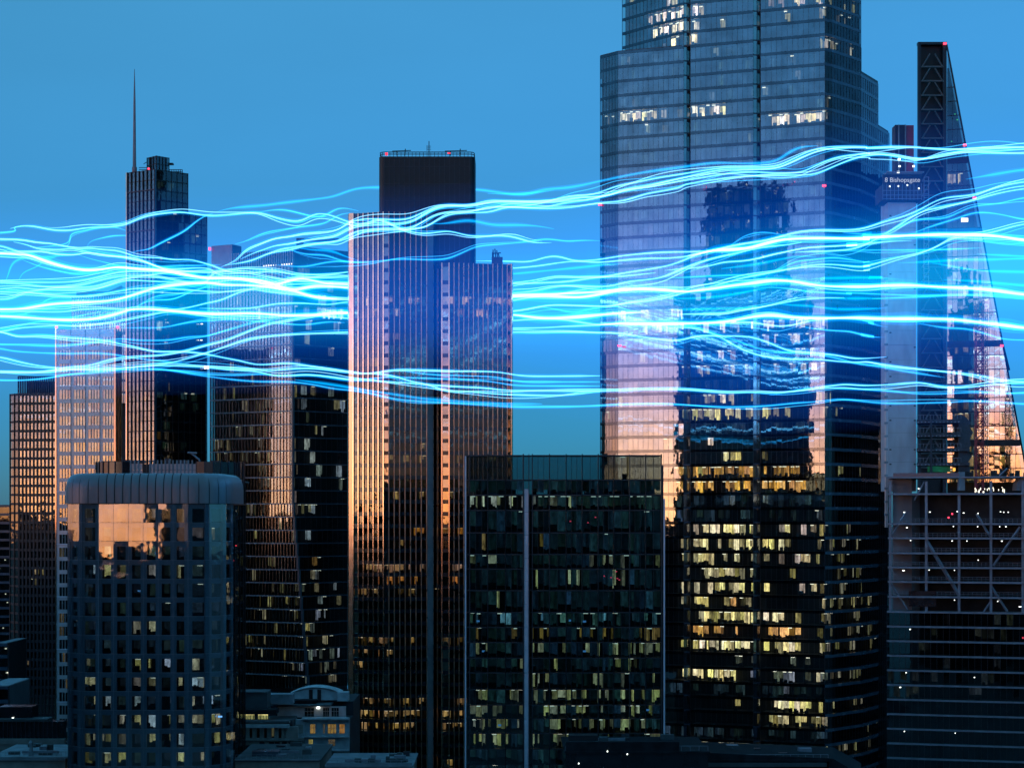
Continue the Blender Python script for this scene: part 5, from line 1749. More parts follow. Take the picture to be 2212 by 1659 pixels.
def path(pts, mode, dy=0.0):
    """smooth 3-D path through the given picture points"""
    q = []
    for t, x, y in pts:
        ox, oy, k = ZOOM[t]
        q.append(((ox + x / k) / 1.0443, (oy + y / k) / 1.0443))
    out = [q[0]]
    for p in q[1:]:
        if math.hypot(p[0] - out[-1][0], p[1] - out[-1][1]) > 3: out.append(p)
    q = out
    wob = (SN[0] * 37) % 23 - 11                       # beyond the frame the streaks run on and drift apart
    if q[0][0] < 6:
        y0 = q[0][1] - (q[1][1] - q[0][1]) * .3
        q[:0] = [(q[0][0] - 800 - 9 * wob, y0 + 6 * wob), (q[0][0] - 420, y0 + 2 * wob), (q[0][0] - 70, y0)]
    if q[-1][0] > 2190:
        y1 = q[-1][1] + (q[-1][1] - q[-2][1]) * .3
        q += [(q[-1][0] + 80, y1), (q[-1][0] + 420, y1 + 2 * wob), (q[-1][0] + 800 + 9 * wob, y1 + 6 * wob)]
    n = len(q)
    res = []
    for i in range(n - 1):
        p0, p1, p2, p3 = q[max(0, i - 1)], q[i], q[i + 1], q[min(n - 1, i + 2)]
        d = math.hypot(p2[0] - p1[0], p2[1] - p1[1])
        m = max(2, min(10, int(d / 9)))
        for j in range(m):
            t = j / m
            c = []
            for ax in (0, 1):
                a, b_, c_, d_ = p0[ax], p1[ax], p2[ax], p3[ax]
                # tension against unequal spacing
                m1 = (c_ - a) * .5; m2 = (d_ - b_) * .5
                if ax == 0: m1 = min(m1, 2.2 * (c_ - b_)) if c_ > b_ else m1; m2 = min(m2, 2.2 * (c_ - b_)) if c_ > b_ else m2
                c.append((2 * t**3 - 3 * t**2 + 1) * b_ + (t**3 - 2 * t**2 + t) * m1 + (-2 * t**3 + 3 * t**2) * c_ + (t**3 - t**2) * m2)
            res.append(tuple(c))
    res.append(q[-1])
    r2 = np.array(res)
    d = np.concatenate([[0], np.cumsum(np.hypot(*np.diff(r2, axis=0).T))])
    m = max(6, int(d[-1] / 5))
    t = np.linspace(0, d[-1], m)
    r2 = np.stack([np.interp(t, d, r2[:, 0]), np.interp(t, d, r2[:, 1])], 1)
    for _ in range(10):
        r2[1:-1] = r2[1:-1] * .5 + (r2[:-2] + r2[2:]) * .25
    res = [tuple(x) for x in r2]
    v = []
    for x, y in res:
        Y = depth(mode, x) + dy
        v.append((X(x, Y), Y, Z(y, Y)))
    return v


SRNG = random.Random(5)
SN = [0]


def streak(label, cls, mode, group, *segs):
    pts = []
    for t, xy in segs:
        pts += [(t, x, y) for x, y in xy]
    SN[0] += 1
    dy = ((SN[0] * 7) % 19 - 9) * 0.55
    p = path(pts, mode, dy)
    n = len(p)
    r = RAD[cls] * (p[n // 2][1] / 560.0) ** .5
    endL = endR = True
    prof = []
    ph = SRNG.uniform(0, 6)
    for i in range(n):
        k = 1.0 + .22 * math.sin(i * .12 + ph) + .12 * math.sin(i * .31 + 2 * ph)
        if endL: k *= min(1, .12 + i / 14)
        if endR: k *= min(1, .12 + (n - 1 - i) / 14)
        prof.append(k * r)
    v, f = tube_mesh(p, prof, 8)
    o = mesh_obj('light_streak', v, f, S_CORE[cls], None, True)
    for q in range({3: 3, 2: 2, 1: 1, 0: 0}[cls]):           # finer filaments that wander beside the main one
        amp, f1_, f2_, p1, p2 = SRNG.uniform(.35, 1.0), SRNG.uniform(.02, .05), SRNG.uniform(.05, .11), SRNG.uniform(0, 6), SRNG.uniform(0, 6)
        a0 = int(n * SRNG.uniform(0, .35)); a1 = int(n * SRNG.uniform(.65, 1))
        if a1 - a0 < 8: continue
        pp, rr = [], []
        for i in range(a0, a1):
            e = min(1, (i - a0) / 12, (a1 - 1 - i) / 12)
            d = amp * (math.sin(i * f1_ + p1) + .6 * math.sin(i * f2_ + p2)) * (.3 + .7 * e)
            pp.append((p[i][0], p[i][1] + .3 * d, p[i][2] + d))
            rr.append(.085 * (.15 + .85 * e))
        fv, ff = tube_mesh(pp, rr, 6)
        mesh_obj('filament', fv, ff, S_CORE[1] if q else S_CORE[2 if cls > 1 else 1], None, True).parent = o
    tag(o, label, 'light streak', group)
    for nm, k, mt in (('halo', 2.3, S_HALO[cls]), ('outer_halo', 4.6 if cls > 1 else 4.0, S_OUT[cls])):
        if mt is None: continue
        v, f = tube_mesh(p, [x * k for x in prof], 8)
        h = mesh_obj(nm, v, f, mt, None, True)
        h.parent = o
    return o


G1, G2, G3, G4, G5 = 'upper light streaks', 'light streaks of the main bundle on the left', 'lower light streaks', 'light streaks of the main bundle on the right', 'faint wisps of light'

# upper band: climbs from the left, crosses the bronze tower and runs on to the top right
streak('topmost of four bright streaks crossing high in front of the glass skyscraper', 2, 'F', G1,
       ('b', [(250, 740), (420, 670), (480, 600), (560, 520), (700, 475), (780, 440), (900, 400), (1050, 385), (1200, 350), (1400, 335), (1560, 320), (1660, 290), (1760, 215), (1900, 180)]),
       ('g', [(329, 645), (480, 652), (570, 645), (650, 610), (720, 575), (800, 545), (900, 537), (1000, 540), (1080, 530), (1180, 505), (1300, 512), (1500, 515)]),
       ('c', [(600, 280), (750, 250), (900, 240), (1000, 215), (1150, 160), (1300, 130), (1500, 90), (1750, 50)]),
       ('j', [(850, 1050), (1000, 1045), (1180, 1040), (1260, 1010), (1400, 945), (1500, 920), (1600, 915), (1780, 920)]), ('e', [(180, 140), (400, 135), (600, 130), (900, 150), (1150, 140), (1350, 130), (1620, 128)]))
streak('second of four bright streaks crossing high in front of the glass skyscraper', 2, 'F', G1,
       ('b', [(480, 650), (600, 590), (800, 520), (870, 490), (1050, 470), (1250, 430), (1450, 405), (1600, 385), (1720, 310), (1850, 265)]),
       ('g', [(200, 700), (300, 690), (400, 690), (500, 685), (600, 665), (680, 615), (760, 570), (850, 550), (1000, 548), (1080, 538)]),
       ('c', [(110, 297), (300, 300), (450, 303), (650, 290), (800, 265), (980, 255), (1100, 235), (1250, 180), (1450, 150), (1700, 95)]),
       ('j', [(850, 1062), (1000, 1058), (1150, 1055), (1230, 1040), (1350, 985), (1450, 945), (1560, 925), (1700, 922)]), ('e', [(180, 136), (400, 125), (600, 122), (700, 124)]))
streak('third of four bright streaks crossing high in front of the glass skyscraper', 2, 'F', G1,
       ('b', [(300, 720), (550, 680), (650, 650), (760, 600), (900, 550), (1000, 520), (1100, 512), (1250, 475), (1450, 455), (1650, 430), (1740, 360), (1850, 320)]),
       ('g', [(230, 730), (330, 720), (450, 715), (530, 718), (600, 705), (680, 665), (760, 620), (850, 600), (1000, 595), (1080, 580), (1160, 555), (1250, 552), (1400, 558)]),
       ('c', [(420, 352), (550, 340), (700, 305), (900, 280), (1000, 258), (1120, 225), (1250, 195), (1450, 165), (1700, 120)]),
       ('j', [(950, 1078), (1200, 1080), (1340, 1078), (1420, 1045), (1550, 990), (1700, 965), (1800, 960)]), ('e', [(200, 188), (400, 195), (520, 220), (640, 242), (760, 228), (900, 188), (1100, 172), (1350, 182), (1620, 185)]))
streak('lowest of four bright streaks crossing high in front of the glass skyscraper', 2, 'F', G1,
       ('b', [(760, 600), (900, 560), (1050, 545), (1200, 500), (1400, 465), (1600, 440), (1780, 395), (1900, 330)]),
       ('g', [(250, 740), (330, 728), (470, 725), (560, 722), (700, 705), (790, 650), (880, 610), (1000, 600), (1100, 598), (1200, 590), (1270, 562), (1350, 556)]),
       ('c', [(300, 350), (500, 358), (650, 357), (780, 345), (950, 315), (1050, 303), (1180, 295), (1300, 265), (1400, 230), (1550, 205), (1750, 165)]),
       ('j', [(600, 1155), (900, 1110), (1100, 1097), (1300, 1095), (1430, 1088), (1550, 1040), (1650, 1000), (1750, 972)]), ('e', [(220, 205), (350, 192), (500, 206), (620, 228), (760, 230), (900, 202), (1100, 160), (1350, 142), (1620, 130)]))
streak('faint blue streak rising above the four bright ones on the glass skyscraper', 0, 'F', G5,
       ('c', [(0, 225), (250, 232), (380, 225), (500, 190), (700, 175), (850, 150), (1000, 115)]), ('j', [(350, 1080), (600, 1045), (800, 1018), (1000, 1022), (1180, 1010), (1260, 960), (1340, 920), (1450, 912)]))
streak('faint streak drawn across the sky behind the dark core of the bronze tower', 0, 'B', G5,
       ('b', [(200, 95), (350, 55), (550, 35), (750, 20), (900, 0)]), ('g', [(0, 480), (80, 450), (200, 415), (400, 410), (800, 420), (1080, 425), (1200, 440), (1400, 460), (1659, 430)]))
streak('long thin streak climbing past the mast tower and dipping to the bronze tower', 2, 'F', G1,
       ('a', [(90, 222), (200, 195), (330, 205), (450, 232), (610, 240), (760, 215), (900, 210), (1080, 197), (1140, 180), (1250, 130), (1380, 95), (1600, 75), (1720, 88), (1850, 105)]),
       ('b', [(200, 138), (400, 122), (680, 103), (900, 165), (1100, 207), (1200, 200), (1330, 125), (1400, 112), (1500, 125), (1620, 165), (1740, 215), (1850, 236), (1950, 235)]),
       ('g', [(330, 645), (385, 655), (450, 690), (520, 720), (600, 745), (700, 755), (780, 745), (860, 735), (920, 745), (1000, 768), (1080, 775), (1280, 770), (1380, 785), (1470, 815), (1560, 825), (1640, 822)]))
streak('thin cyan loop of light in the sky left of the bronze tower', 1, 'F', G1, ('b', [(600, 105), (680, 103), (800, 80), (950, 68), (1050, 80), (1200, 120), (1350, 155), (1450, 155), (1520, 110), (1580, 65), (1660, 45), (1750, 58), (1860, 85)]))
streak('cyan streak rising gently toward the top of the bronze tower', 1, 'F', G1, ('b', [(420, 470), (520, 450), (640, 390), (780, 335), (950, 305), (1150, 275), (1400, 245), (1520, 210), (1570, 160), (1650, 120), (1760, 108)]))
streak('curling cyan wisp at the far left edge, highest there', 1, 'F', G5, ('a', [(0, 262), (100, 252), (170, 245), (130, 225), (95, 212), (200, 197)]))
streak('streak bending down in a hook through the left sky', 1, 'F', G1, ('a', [(300, 392), (420, 380), (560, 366), (635, 345), (632, 312), (605, 285), (625, 262), (760, 242), (830, 222), (980, 205), (1060, 215), (1120, 238)]))
streak('pale hooked streak passing behind the edge of the mast tower', 1, 'H', G1, ('a', [(775, 385), (770, 345), (820, 325), (900, 310), (980, 288), (1120, 283), (1250, 290)]))
streak('blue streak slanting up across the dark side of the mast tower', 1, 'F', G1, ('a', [(1140, 450), (1200, 420), (1330, 410), (1380, 375), (1470, 330), (1560, 285), (1650, 240), (1730, 170), (1820, 108), (1900, 85)]))
streak('cyan streak crossing the upper windows of the bronze tower and rising to the right', 1, 'X', G1,
       ('b', [(900, 712), (1150, 737), (1300, 727), (1450, 690), (1650, 670), (1740, 680)]), ('g', [(150, 967), (300, 965), (500, 945), (700, 950), (850, 945), (920, 920), (1000, 885), (1080, 850), (1250, 835), (1400, 822), (1470, 815)]),
       ('c', [(480, 632), (600, 635), (700, 652), (850, 642), (1010, 646)]))
streak('blue streak falling to meet the left edge of the bronze tower', 1, 'F', G1, ('b', [(1000, 520), (1080, 545), (1200, 585), (1320, 598), (1450, 595), (1550, 625), (1650, 665), (1800, 688), (2074, 698)]))
streak('faint blue streak above the one meeting the left edge of the bronze tower', 0, 'F', G5, ('b', [(1150, 510), (1300, 540), (1530, 545), (1620, 580), (1740, 630), (1860, 662)]))
streak('faint short streak low on the dark core of the bronze tower', 0, 'F', G5, ('g', [(700, 680), (820, 682), (900, 670), (1000, 655), (1080, 662), (1200, 690), (1400, 690), (1550, 700), (1659, 720)]))

# main bundle: behind the bronze tower, in front of the glass skyscraper
streak('bright streak entering high on the left and sagging over the mast tower', 2, 'M', G2, ('a', [(0, 315), (200, 320), (330, 345), (450, 350), (560, 375), (700, 400), (740, 405), (800, 390), (900, 410), (1000, 412), (1080, 425), (1150, 450), (1220, 475), (1400, 480), (1550, 500), (1700, 495), (1800, 525), (1880, 545)]), ('b', [(120, 720), (350, 800), (600, 810), (850, 790), (1080, 822), (1400, 828), (1800, 790)]))
streak('thick white streak sweeping down from the left edge to the mast tower', 3, 'M', G2, ('a', [(0, 440), (100, 450), (250, 455), (350, 490), (480, 535), (620, 570), (760, 592), (900, 585), (1050, 562), (1200, 578), (1350, 590), (1500, 600), (1700, 640), (1850, 665)]), ('b', [(300, 870), (600, 882), (800, 915), (1000, 990), (1150, 1030), (1300, 1080), (1500, 1110), (1800, 1125)]))
streak('white streak crossing above the thick one at the left edge', 2, 'M', G2, ('a', [(0, 375), (80, 400), (200, 440), (280, 460), (400, 510), (550, 555), (700, 590), (800, 600), (900, 590), (1040, 560), (1150, 572), (1300, 577), (1450, 582), (1600, 580), (1750, 570), (1900, 580)]), ('b', [(150, 800), (300, 850), (500, 872), (700, 885), (850, 925), (1000, 882), (1150, 852), (1400, 868), (1800, 860)]),
       )
streak('thin streak wriggling through the middle of the left sky', 2, 'M', G2, ('a', [(0, 450), (60, 448), (120, 435), (280, 430), (380, 425), (480, 450), (600, 455), (700, 455), (760, 430), (860, 442), (1000, 465), (1150, 475), (1250, 495), (1350, 540), (1450, 580), (1600, 630), (1800, 652)]), ('b', [(100, 850), (400, 862), (700, 930), (950, 1010), (1150, 1045), (1400, 1085), (1800, 1100)]))
streak('thin white streak forking near the left edge', 2, 'M', G2, ('a', [(120, 340), (270, 372), (300, 395), (450, 408), (560, 410), (640, 395), (760, 425), (900, 455), (1080, 470), (1160, 490), (1300, 520), (1400, 560), (1600, 600), (1850, 600)]))
streak('faint vertical wisp rising at the left edge', 0, 'F', G5, ('a', [(50, 690), (80, 620), (100, 530), (150, 500), (240, 472), (400, 480), (520, 462), (700, 455)]))
streak('faint wisp curling up from the left bundle', 0, 'F', G5, ('a', [(170, 680), (182, 620), (225, 600), (310, 572), (350, 550), (420, 492), (500, 475)]))
streak('cyan streak dipping beneath the thick one in the left sky', 1, 'M', G2, ('a', [(200, 500), (300, 540), (430, 580), (550, 605), (680, 632), (800, 622), (950, 612), (1120, 610), (1250, 600), (1500, 560), (1800, 550), (1975, 540)]))
streak('cyan streak sloping down just left of the mast tower', 1, 'M', G2, ('a', [(700, 455), (800, 490), (950, 525), (1040, 550), (1150, 572), (1300, 590), (1500, 620), (1700, 620), (1975, 590)]))
streak('uppermost streak of the dense band at the left edge', 2, 'M', G2, ('a', [(0, 690), (300, 700), (500, 700), (700, 690), (850, 660), (950, 635), (1100, 602), (1250, 605), (1400, 600), (1600, 602), (1850, 615)]), ('b', [(200, 800), (400, 772), (550, 755), (800, 770), (950, 790), (1080, 825), (1200, 850), (1500, 860), (1800, 850)]),
       ('c', [(60, 1030), (235, 1020), (400, 1000), (550, 970), (650, 960), (780, 968), (950, 965), (1050, 965), (1200, 935), (1400, 905), (1600, 870), (1750, 820), (1880, 762)]), ('d', [(560, 310), (640, 318), (800, 305), (950, 280)]))
streak('second streak of the dense band at the left edge', 2, 'M', G2, ('a', [(0, 705), (200, 715), (400, 740), (600, 740), (750, 720), (900, 680), (1050, 650), (1200, 640), (1400, 650), (1650, 700), (1850, 712)]), ('b', [(150, 800), (350, 830), (500, 800), (800, 860), (1100, 900), (1400, 905), (1800, 925)]), ('c', [(60, 1030), (235, 1028), (500, 1020), (700, 1010), (850, 990), (1000, 970), (1200, 962), (1500, 930)]))
streak('third streak of the dense band at the left edge, feeding the white knot', 2, 'M', G2, ('a', [(0, 760), (150, 745), (300, 760), (600, 770), (800, 765), (950, 735), (1050, 700), (1150, 680), (1350, 690), (1600, 700), (1850, 708)]), ('b', [(300, 900), (600, 892), (850, 950), (1100, 940), (1500, 932), (1800, 930)]), ('c', [(60, 1115), (235, 1110), (400, 1095), (560, 1060), (700, 1045), (850, 1050), (1000, 1055), (1100, 1050), (1250, 1010), (1400, 995), (1560, 970), (1700, 910), (1850, 850)]), ('d', [(480, 395), (650, 360), (800, 320), (950, 300), (1100, 285), (1220, 265)]))
streak('thick white streak through the glowing knot left of the bronze tower', 3, 'M', G2, ('b', [(0, 870), (150, 868), (300, 872), (450, 880), (600, 900), (750, 935), (900, 945), (1000, 915), (1150, 870), (1300, 890), (1500, 935), (1800, 950)]), ('c', [(60, 1135), (235, 1130), (450, 1125), (600, 1120), (800, 1110), (1000, 1100), (1150, 1085), (1350, 1075), (1600, 1085), (1750, 1100)]), ('d', [(400, 680), (600, 650), (800, 625), (950, 605), (1150, 612), (1300, 640), (1450, 655), (1700, 660), (1860, 658)]), ('e', [(300, 1365), (600, 1358), (900, 1375), (1200, 1390), (1400, 1410), (1620, 1440)]))
streak('white streak passing low through the glowing knot left of the bronze tower', 3, 'M', G2, ('a', [(0, 940), (200, 935), (350, 910), (500, 890), (700, 880), (900, 870), (1050, 850), (1200, 810), (1350, 760), (1500, 730), (1700, 710), (1850, 702)]), ('b', [(150, 930), (300, 950), (600, 955), (900, 985), (1100, 1010), (1250, 980), (1400, 960), (1800, 985)]), ('c', [(60, 1142), (235, 1140), (500, 1135), (700, 1145), (800, 1150), (900, 1140), (1000, 1120), (1150, 1092), (1300, 1080)]))
streak('thin streak crossing the dense band upward at the left edge', 2, 'M', G2, ('a', [(0, 850), (100, 845), (200, 800), (330, 775), (500, 748), (700, 745), (850, 735), (1000, 690), (1150, 655), (1350, 630), (1600, 605), (1900, 590)]))
streak('thin streak running level below the dense band at the left', 2, 'M', G2, ('a', [(0, 785), (150, 790), (300, 795), (450, 812), (650, 825), (850, 815), (1050, 780), (1200, 755), (1400, 750), (1600, 762), (1800, 777)]), ('b', [(200, 1030), (450, 1020), (620, 1000), (800, 1030), (1100, 1060), (1400, 1095), (1800, 1110)]), ('c', [(60, 1185), (235, 1175), (350, 1155), (550, 1130), (700, 1110), (850, 1080), (1000, 1060)]))
streak('streak rising from the lower left of the knot in a smooth curve', 2, 'M', G2, ('a', [(0, 960), (300, 960), (550, 965), (700, 942), (900, 935), (1120, 940), (1300, 945), (1500, 950), (1700, 920), (1850, 882)]), ('b', [(100, 1145), (250, 1130), (400, 1060), (550, 1010), (650, 990), (850, 960), (1000, 930), (1150, 880), (1400, 850), (1800, 790)]))
streak('thick white streak that crosses in front of the bright office floors on the left', 3, 'M', G2, ('a', [(0, 1000), (200, 1010), (400, 1025), (600, 1035), (800, 1030), (950, 1005), (1080, 970), (1150, 942), (1300, 935), (1500, 950), (1700, 970), (1850, 980)]), ('b', [(300, 1285), (600, 1280), (800, 1290), (1000, 1305), (1300, 1302), (1800, 1275)]), ('c', [(60, 1302), (235, 1305), (350, 1320), (500, 1335), (700, 1330), (850, 1320), (1000, 1305), (1200, 1290), (1400, 1282)]))
streak('thin streak falling away beneath the thick one on the left', 2, 'M', G2, ('a', [(0, 1140), (150, 1110), (300, 1095), (500, 1085), (700, 1090), (900, 1070), (1050, 1050), (1200, 1020), (1350, 990), (1500, 962), (1700, 965), (1850, 980)]), ('b', [(200, 1300), (400, 1302), (700, 1325), (1000, 1312), (1400, 1305), (1800, 1342)]), ('c', [(60, 1360), (235, 1355), (400, 1345), (550, 1340), (700, 1350), (850, 1375), (1000, 1395), (1150, 1378), (1300, 1380), (1500, 1380), (1750, 1390)]))
streak('cyan streak in the lower left rising toward the set-back tower', 1, 'M', G2, ('a', [(0, 1115), (150, 1095), (230, 1070), (350, 1050), (500, 1048), (650, 1010), (750, 990), (900, 960), (1050, 932)]))
streak('cyan wisp between the two thick streaks at the left edge', 1, 'M', G2, ('a', [(0, 1000), (150, 1000), (300, 950), (380, 880), (440, 840), (600, 830), (760, 826), (950, 800), (1150, 770)]))
streak('cyan streak rippling over the foot of the mast tower, upper one', 1, 'M', G2, ('a', [(1180, 935), (1290, 870), (1390, 822), (1500, 810), (1600, 805), (1720, 770), (1850, 740)]))
streak('cyan streak rippling over the foot of the mast tower, lower one', 1, 'M', G2, ('a', [(1200, 930), (1300, 872), (1400, 855), (1530, 855), (1600, 830), (1700, 785), (1800, 752), (1950, 735)]))
streak('cyan streak across the lit windows of the finned tower', 2, 'M', G2, ('b', [(0, 1222), (200, 1225), (500, 1225), (650, 1215), (800, 1185), (950, 1165), (1200, 1162), (1400, 1175), (1550, 1178), (1800, 1150)]), ('c', [(60, 1272), (235, 1270), (350, 1255), (470, 1230), (600, 1215), (750, 1220), (1000, 1228), (1120, 1228), (1200, 1205), (1400, 1185), (1600, 1150), (1750, 1110), (1900, 1070)]), ('d', [(400, 665), (550, 620), (700, 580), (850, 550), (1000, 525), (1150, 495), (1300, 470), (1450, 460), (1600, 470), (1750, 485), (1860, 468)]), ('e', [(150, 1195), (250, 1180), (350, 1150), (500, 1110), (650, 1080), (800, 1035), (900, 985), (1000, 935), (1250, 905), (1400, 870), (1620, 815)]))
streak('blue streak crossing the middle of the finned tower in a long rise', 1, 'F', G3, ('a', [(1080, 1105), (1250, 1105), (1450, 1103), (1600, 1072), (1750, 1047), (1900, 1040)]), ('b', [(150, 1365), (300, 1350), (450, 1355), (650, 1372), (900, 1395), (1150, 1415), (1300, 1410), (1500, 1380), (1700, 1390)]))

# lower band: crosses the pale tower and runs in front of the bronze tower
streak('thin streak sagging across the top windows of the pale tower', 2, 'F', G3, ('a', [(0, 1140), (80, 1160), (150, 1185), (300, 1175), (450, 1180), (600, 1195), (900, 1215), (1050, 1245), (1200, 1275), (1350, 1312), (1450, 1320), (1650, 1318), (1850, 1342)]), ('f', [(150, 68), (210, 78), (300, 100), (400, 95), (480, 92), (600, 110), (780, 135), (870, 146), (960, 138)]))
streak('blue streak rising from the left across the upper pale tower to the finned tower', 1, 'F', G3, ('a', [(0, 1255), (250, 1260), (500, 1268), (700, 1255), (900, 1225), (1080, 1200), (1200, 1215), (1500, 1215), (1650, 1190), (1800, 1180)]), ('b', [(100, 1545), (250, 1500), (400, 1460), (600, 1400), (730, 1370), (900, 1347), (1100, 1350)]))
streak('faint cyan streak across the middle of the pale tower', 1, 'F', G3, ('a', [(0, 1290), (100, 1310), (300, 1325), (600, 1335), (800, 1330), (1000, 1340), (1200, 1375), (1400, 1395), (1600, 1420), (1750, 1440)]))
streak('long streak that bottoms out on the pale tower and climbs right', 2, 'M', G3, ('a', [(0, 1365), (100, 1390), (250, 1425), (400, 1450), (600, 1468), (800, 1480), (1000, 1475), (1300, 1445), (1500, 1420), (1700, 1370), (1850, 1325)]), ('b', [(330, 1659), (480, 1605), (600, 1572), (800, 1545), (1000, 1530), (1300, 1515), (1800, 1500)]), ('c', [(60, 1428), (235, 1425), (500, 1420), (700, 1408), (900, 1400), (1050, 1390), (1200, 1380), (1350, 1340)]))
streak('long streak crossing over the one that bottoms out on the pale tower', 2, 'M', G3, ('a', [(0, 1490), (250, 1495), (450, 1490), (600, 1455), (800, 1440), (1000, 1382), (1200, 1358), (1450, 1345), (1650, 1310), (1800, 1270), (1900, 1245)]), ('b', [(300, 1600), (500, 1520), (700, 1440), (850, 1390), (1000, 1370), (1150, 1340), (1300, 1320), (1800, 1270)]), ('c', [(60, 1455), (235, 1456), (450, 1460), (700, 1455), (1000, 1465), (1150, 1465), (1300, 1490), (1500, 1520), (1700, 1535)]), ('d', [(120, 1140), (250, 1105), (350, 1095), (500, 1100), (700, 1100), (850, 1130), (1000, 1190), (1100, 1230), (1250, 1245), (1500, 1265), (1700, 1300), (1975, 1285)]))
streak('bright streak that hugs the bronze tower at mid height, uppermost there', 2, 'X', G3, ('a', [(0, 1500), (300, 1500), (500, 1480), (800, 1475), (1100, 1460), (1400, 1440), (1650, 1445), (1850, 1452)]), ('f', [(200, 117), (350, 130), (480, 120), (600, 120), (780, 140), (870, 148), (950, 138), (1050, 125), (1300, 132), (1550, 137), (1650, 152), (1750, 160), (2095, 158), (2160, 158)]))
streak('bright streak that hugs the bronze tower at mid height, second there', 1, 'X', G3, ('a', [(0, 1570), (200, 1570), (400, 1555), (600, 1520), (800, 1500), (1100, 1480), (1400, 1475), (1700, 1500), (1850, 1520)]), ('f', [(200, 155), (330, 150), (420, 158), (600, 155), (780, 180), (880, 175), (1000, 165), (1100, 168), (1300, 175), (1500, 185), (1600, 200), (1700, 210), (2095, 212), (2160, 212)]))
streak('bright streak that crosses the bronze tower low and runs level to the right edge', 2, 'F', G3, ('f', [(0, 110), (150, 125), (300, 135), (380, 155), (450, 160), (560, 152), (700, 165), (790, 178), (900, 182), (1000, 190), (1150, 200), (1300, 212), (1500, 222), (1640, 235), (2095, 238)]), ('i', [(150, 918), (400, 910), (600, 910), (750, 920), (900, 930), (1050, 925), (1200, 930), (1350, 915), (1500, 890), (1580, 882)]), ('k', [(0, 955), (150, 965), (300, 960), (420, 950), (540, 945), (650, 970), (800, 980), (1000, 960), (1237, 945)]))
streak('white streak that peels downward across the bronze tower fins', 2, 'X', G3, ('f', [(840, 146), (950, 148), (1040, 165), (1100, 185), (1200, 205), (1300, 235), (1450, 245), (1640, 257), (1900, 260), (2095, 242), (2160, 240)]))
streak('lowest blue streak, sagging beneath all the others over the bronze tower', 1, 'F', G3, ('a', [(1300, 1470), (1500, 1480), (1800, 1530)]), ('f', [(150, 175), (300, 188), (480, 190), (600, 205), (700, 225), (800, 235), (900, 250), (1000, 275), (1100, 288), (1300, 300), (1500, 312), (1700, 322), (2000, 320)]), ('i', [(200, 1005), (450, 1000), (600, 1005), (800, 1015), (1000, 1018), (1150, 1010), (1300, 995), (1450, 985), (1600, 970)]), ('k', [(300, 1085), (700, 1080), (900, 1070), (1237, 1090)]))
streak('faint blue streak just above the lowest one on the bronze tower', 0, 'F', G5, ('f', [(500, 178), (700, 205), (850, 230), (1000, 252), (1200, 280), (1500, 300), (1800, 305)]))
streak('blue streak in the gap between the bronze tower and the glass skyscraper, second lowest there', 1, 'X', G3, ('f', [(1050, 130), (1200, 150), (1400, 158), (1550, 165), (1700, 190), (1900, 190), (2095, 190), (2160, 190)]))
streak('blue streak low across the right half of the glass skyscraper and the wedge tower', 1, 'F', G3, ('i', [(1150, 945), (1350, 910), (1500, 897), (1620, 905)]), ('k', [(0, 985), (300, 1000), (500, 1020), (700, 1020), (900, 1010), (1100, 1020), (1237, 1015)]))

# right bundle
streak('uppermost streak of the right bundle, arching beside the roof box of the bronze tower', 2, 'M', G4, ('c', [(-120, 825), (150, 828), (350, 835), (430, 820), (520, 790), (600, 782), (680, 795), (760, 825), (900, 822), (1000, 812), (1200, 780), (1450, 755), (1650, 745)]), ('d', [(200, 350), (400, 343), (560, 325), (700, 320), (800, 300), (950, 255), (1100, 237), (1400, 230), (1700, 232), (1860, 225)]), ('e', [(400, 930), (600, 914), (900, 907), (1250, 908), (1450, 925), (1620, 950)]))
streak('bright streak of the right bundle that climbs steeply past the ladder frame', 2, 'M', G4, ('c', [(60, 895), (230, 890), (450, 870), (650, 840), (800, 828), (1000, 838), (1250, 815), (1500, 800)]), ('d', [(0, 408), (200, 390), (350, 360), (520, 312), (700, 275), (900, 245), (1050, 205), (1200, 167), (1400, 152), (1550, 155)]), ('e', [(150, 860), (250, 835), (400, 785), (550, 745), (700, 680), (850, 600), (950, 575), (1100, 562), (1200, 545), (1400, 480), (1620, 440)]))
streak('thick white streak along the crest of the right bundle', 3, 'F', G4, ('d', [(200, 385), (350, 352), (450, 335), (600, 332), (750, 315), (900, 275), (1020, 245), (1150, 232), (1400, 229), (1700, 233), (1860, 228)]), ('e', [(150, 938), (300, 930), (600, 916), (900, 906), (1250, 912), (1450, 930), (1620, 955)]))
streak('cyan arc standing above the crest of the right bundle', 1, 'F', G4, ('d', [(560, 310), (600, 285), (680, 220), (780, 185), (900, 174), (1000, 190), (1080, 206)]))
streak('faint cyan streak under the first two streaks right of the bronze tower', 0, 'M', G5, ('c', [(60, 945), (230, 940), (600, 905), (900, 875), (1000, 862), (1200, 850)]))
streak('cyan loop drooping between two streaks beside the glass skyscraper', 1, 'M', G4, ('c', [(450, 1235), (550, 1245), (700, 1275), (780, 1285), (880, 1265), (980, 1237), (1100, 1228), (1180, 1235), (1300, 1280), (1400, 1285)]))
streak('cyan streak winding over the dark reflection in the glass skyscraper', 1, 'F', G4, ('d', [(0, 575), (100, 580), (300, 570), (500, 560), (700, 555), (900, 545), (1000, 515), (1150, 440), (1300, 420), (1500, 400), (1600, 410), (1750, 435), (1900, 455)]))
streak('bright streak just below the crest of the right bundle', 2, 'F', G4, ('d', [(0, 515), (150, 500), (300, 490), (420, 470), (520, 440), (650, 435), (800, 415), (950, 375), (1100, 345), (1250, 315), (1500, 300), (1750, 285)]), ('e', [(0, 1005), (200, 990), (400, 970), (620, 960)]))
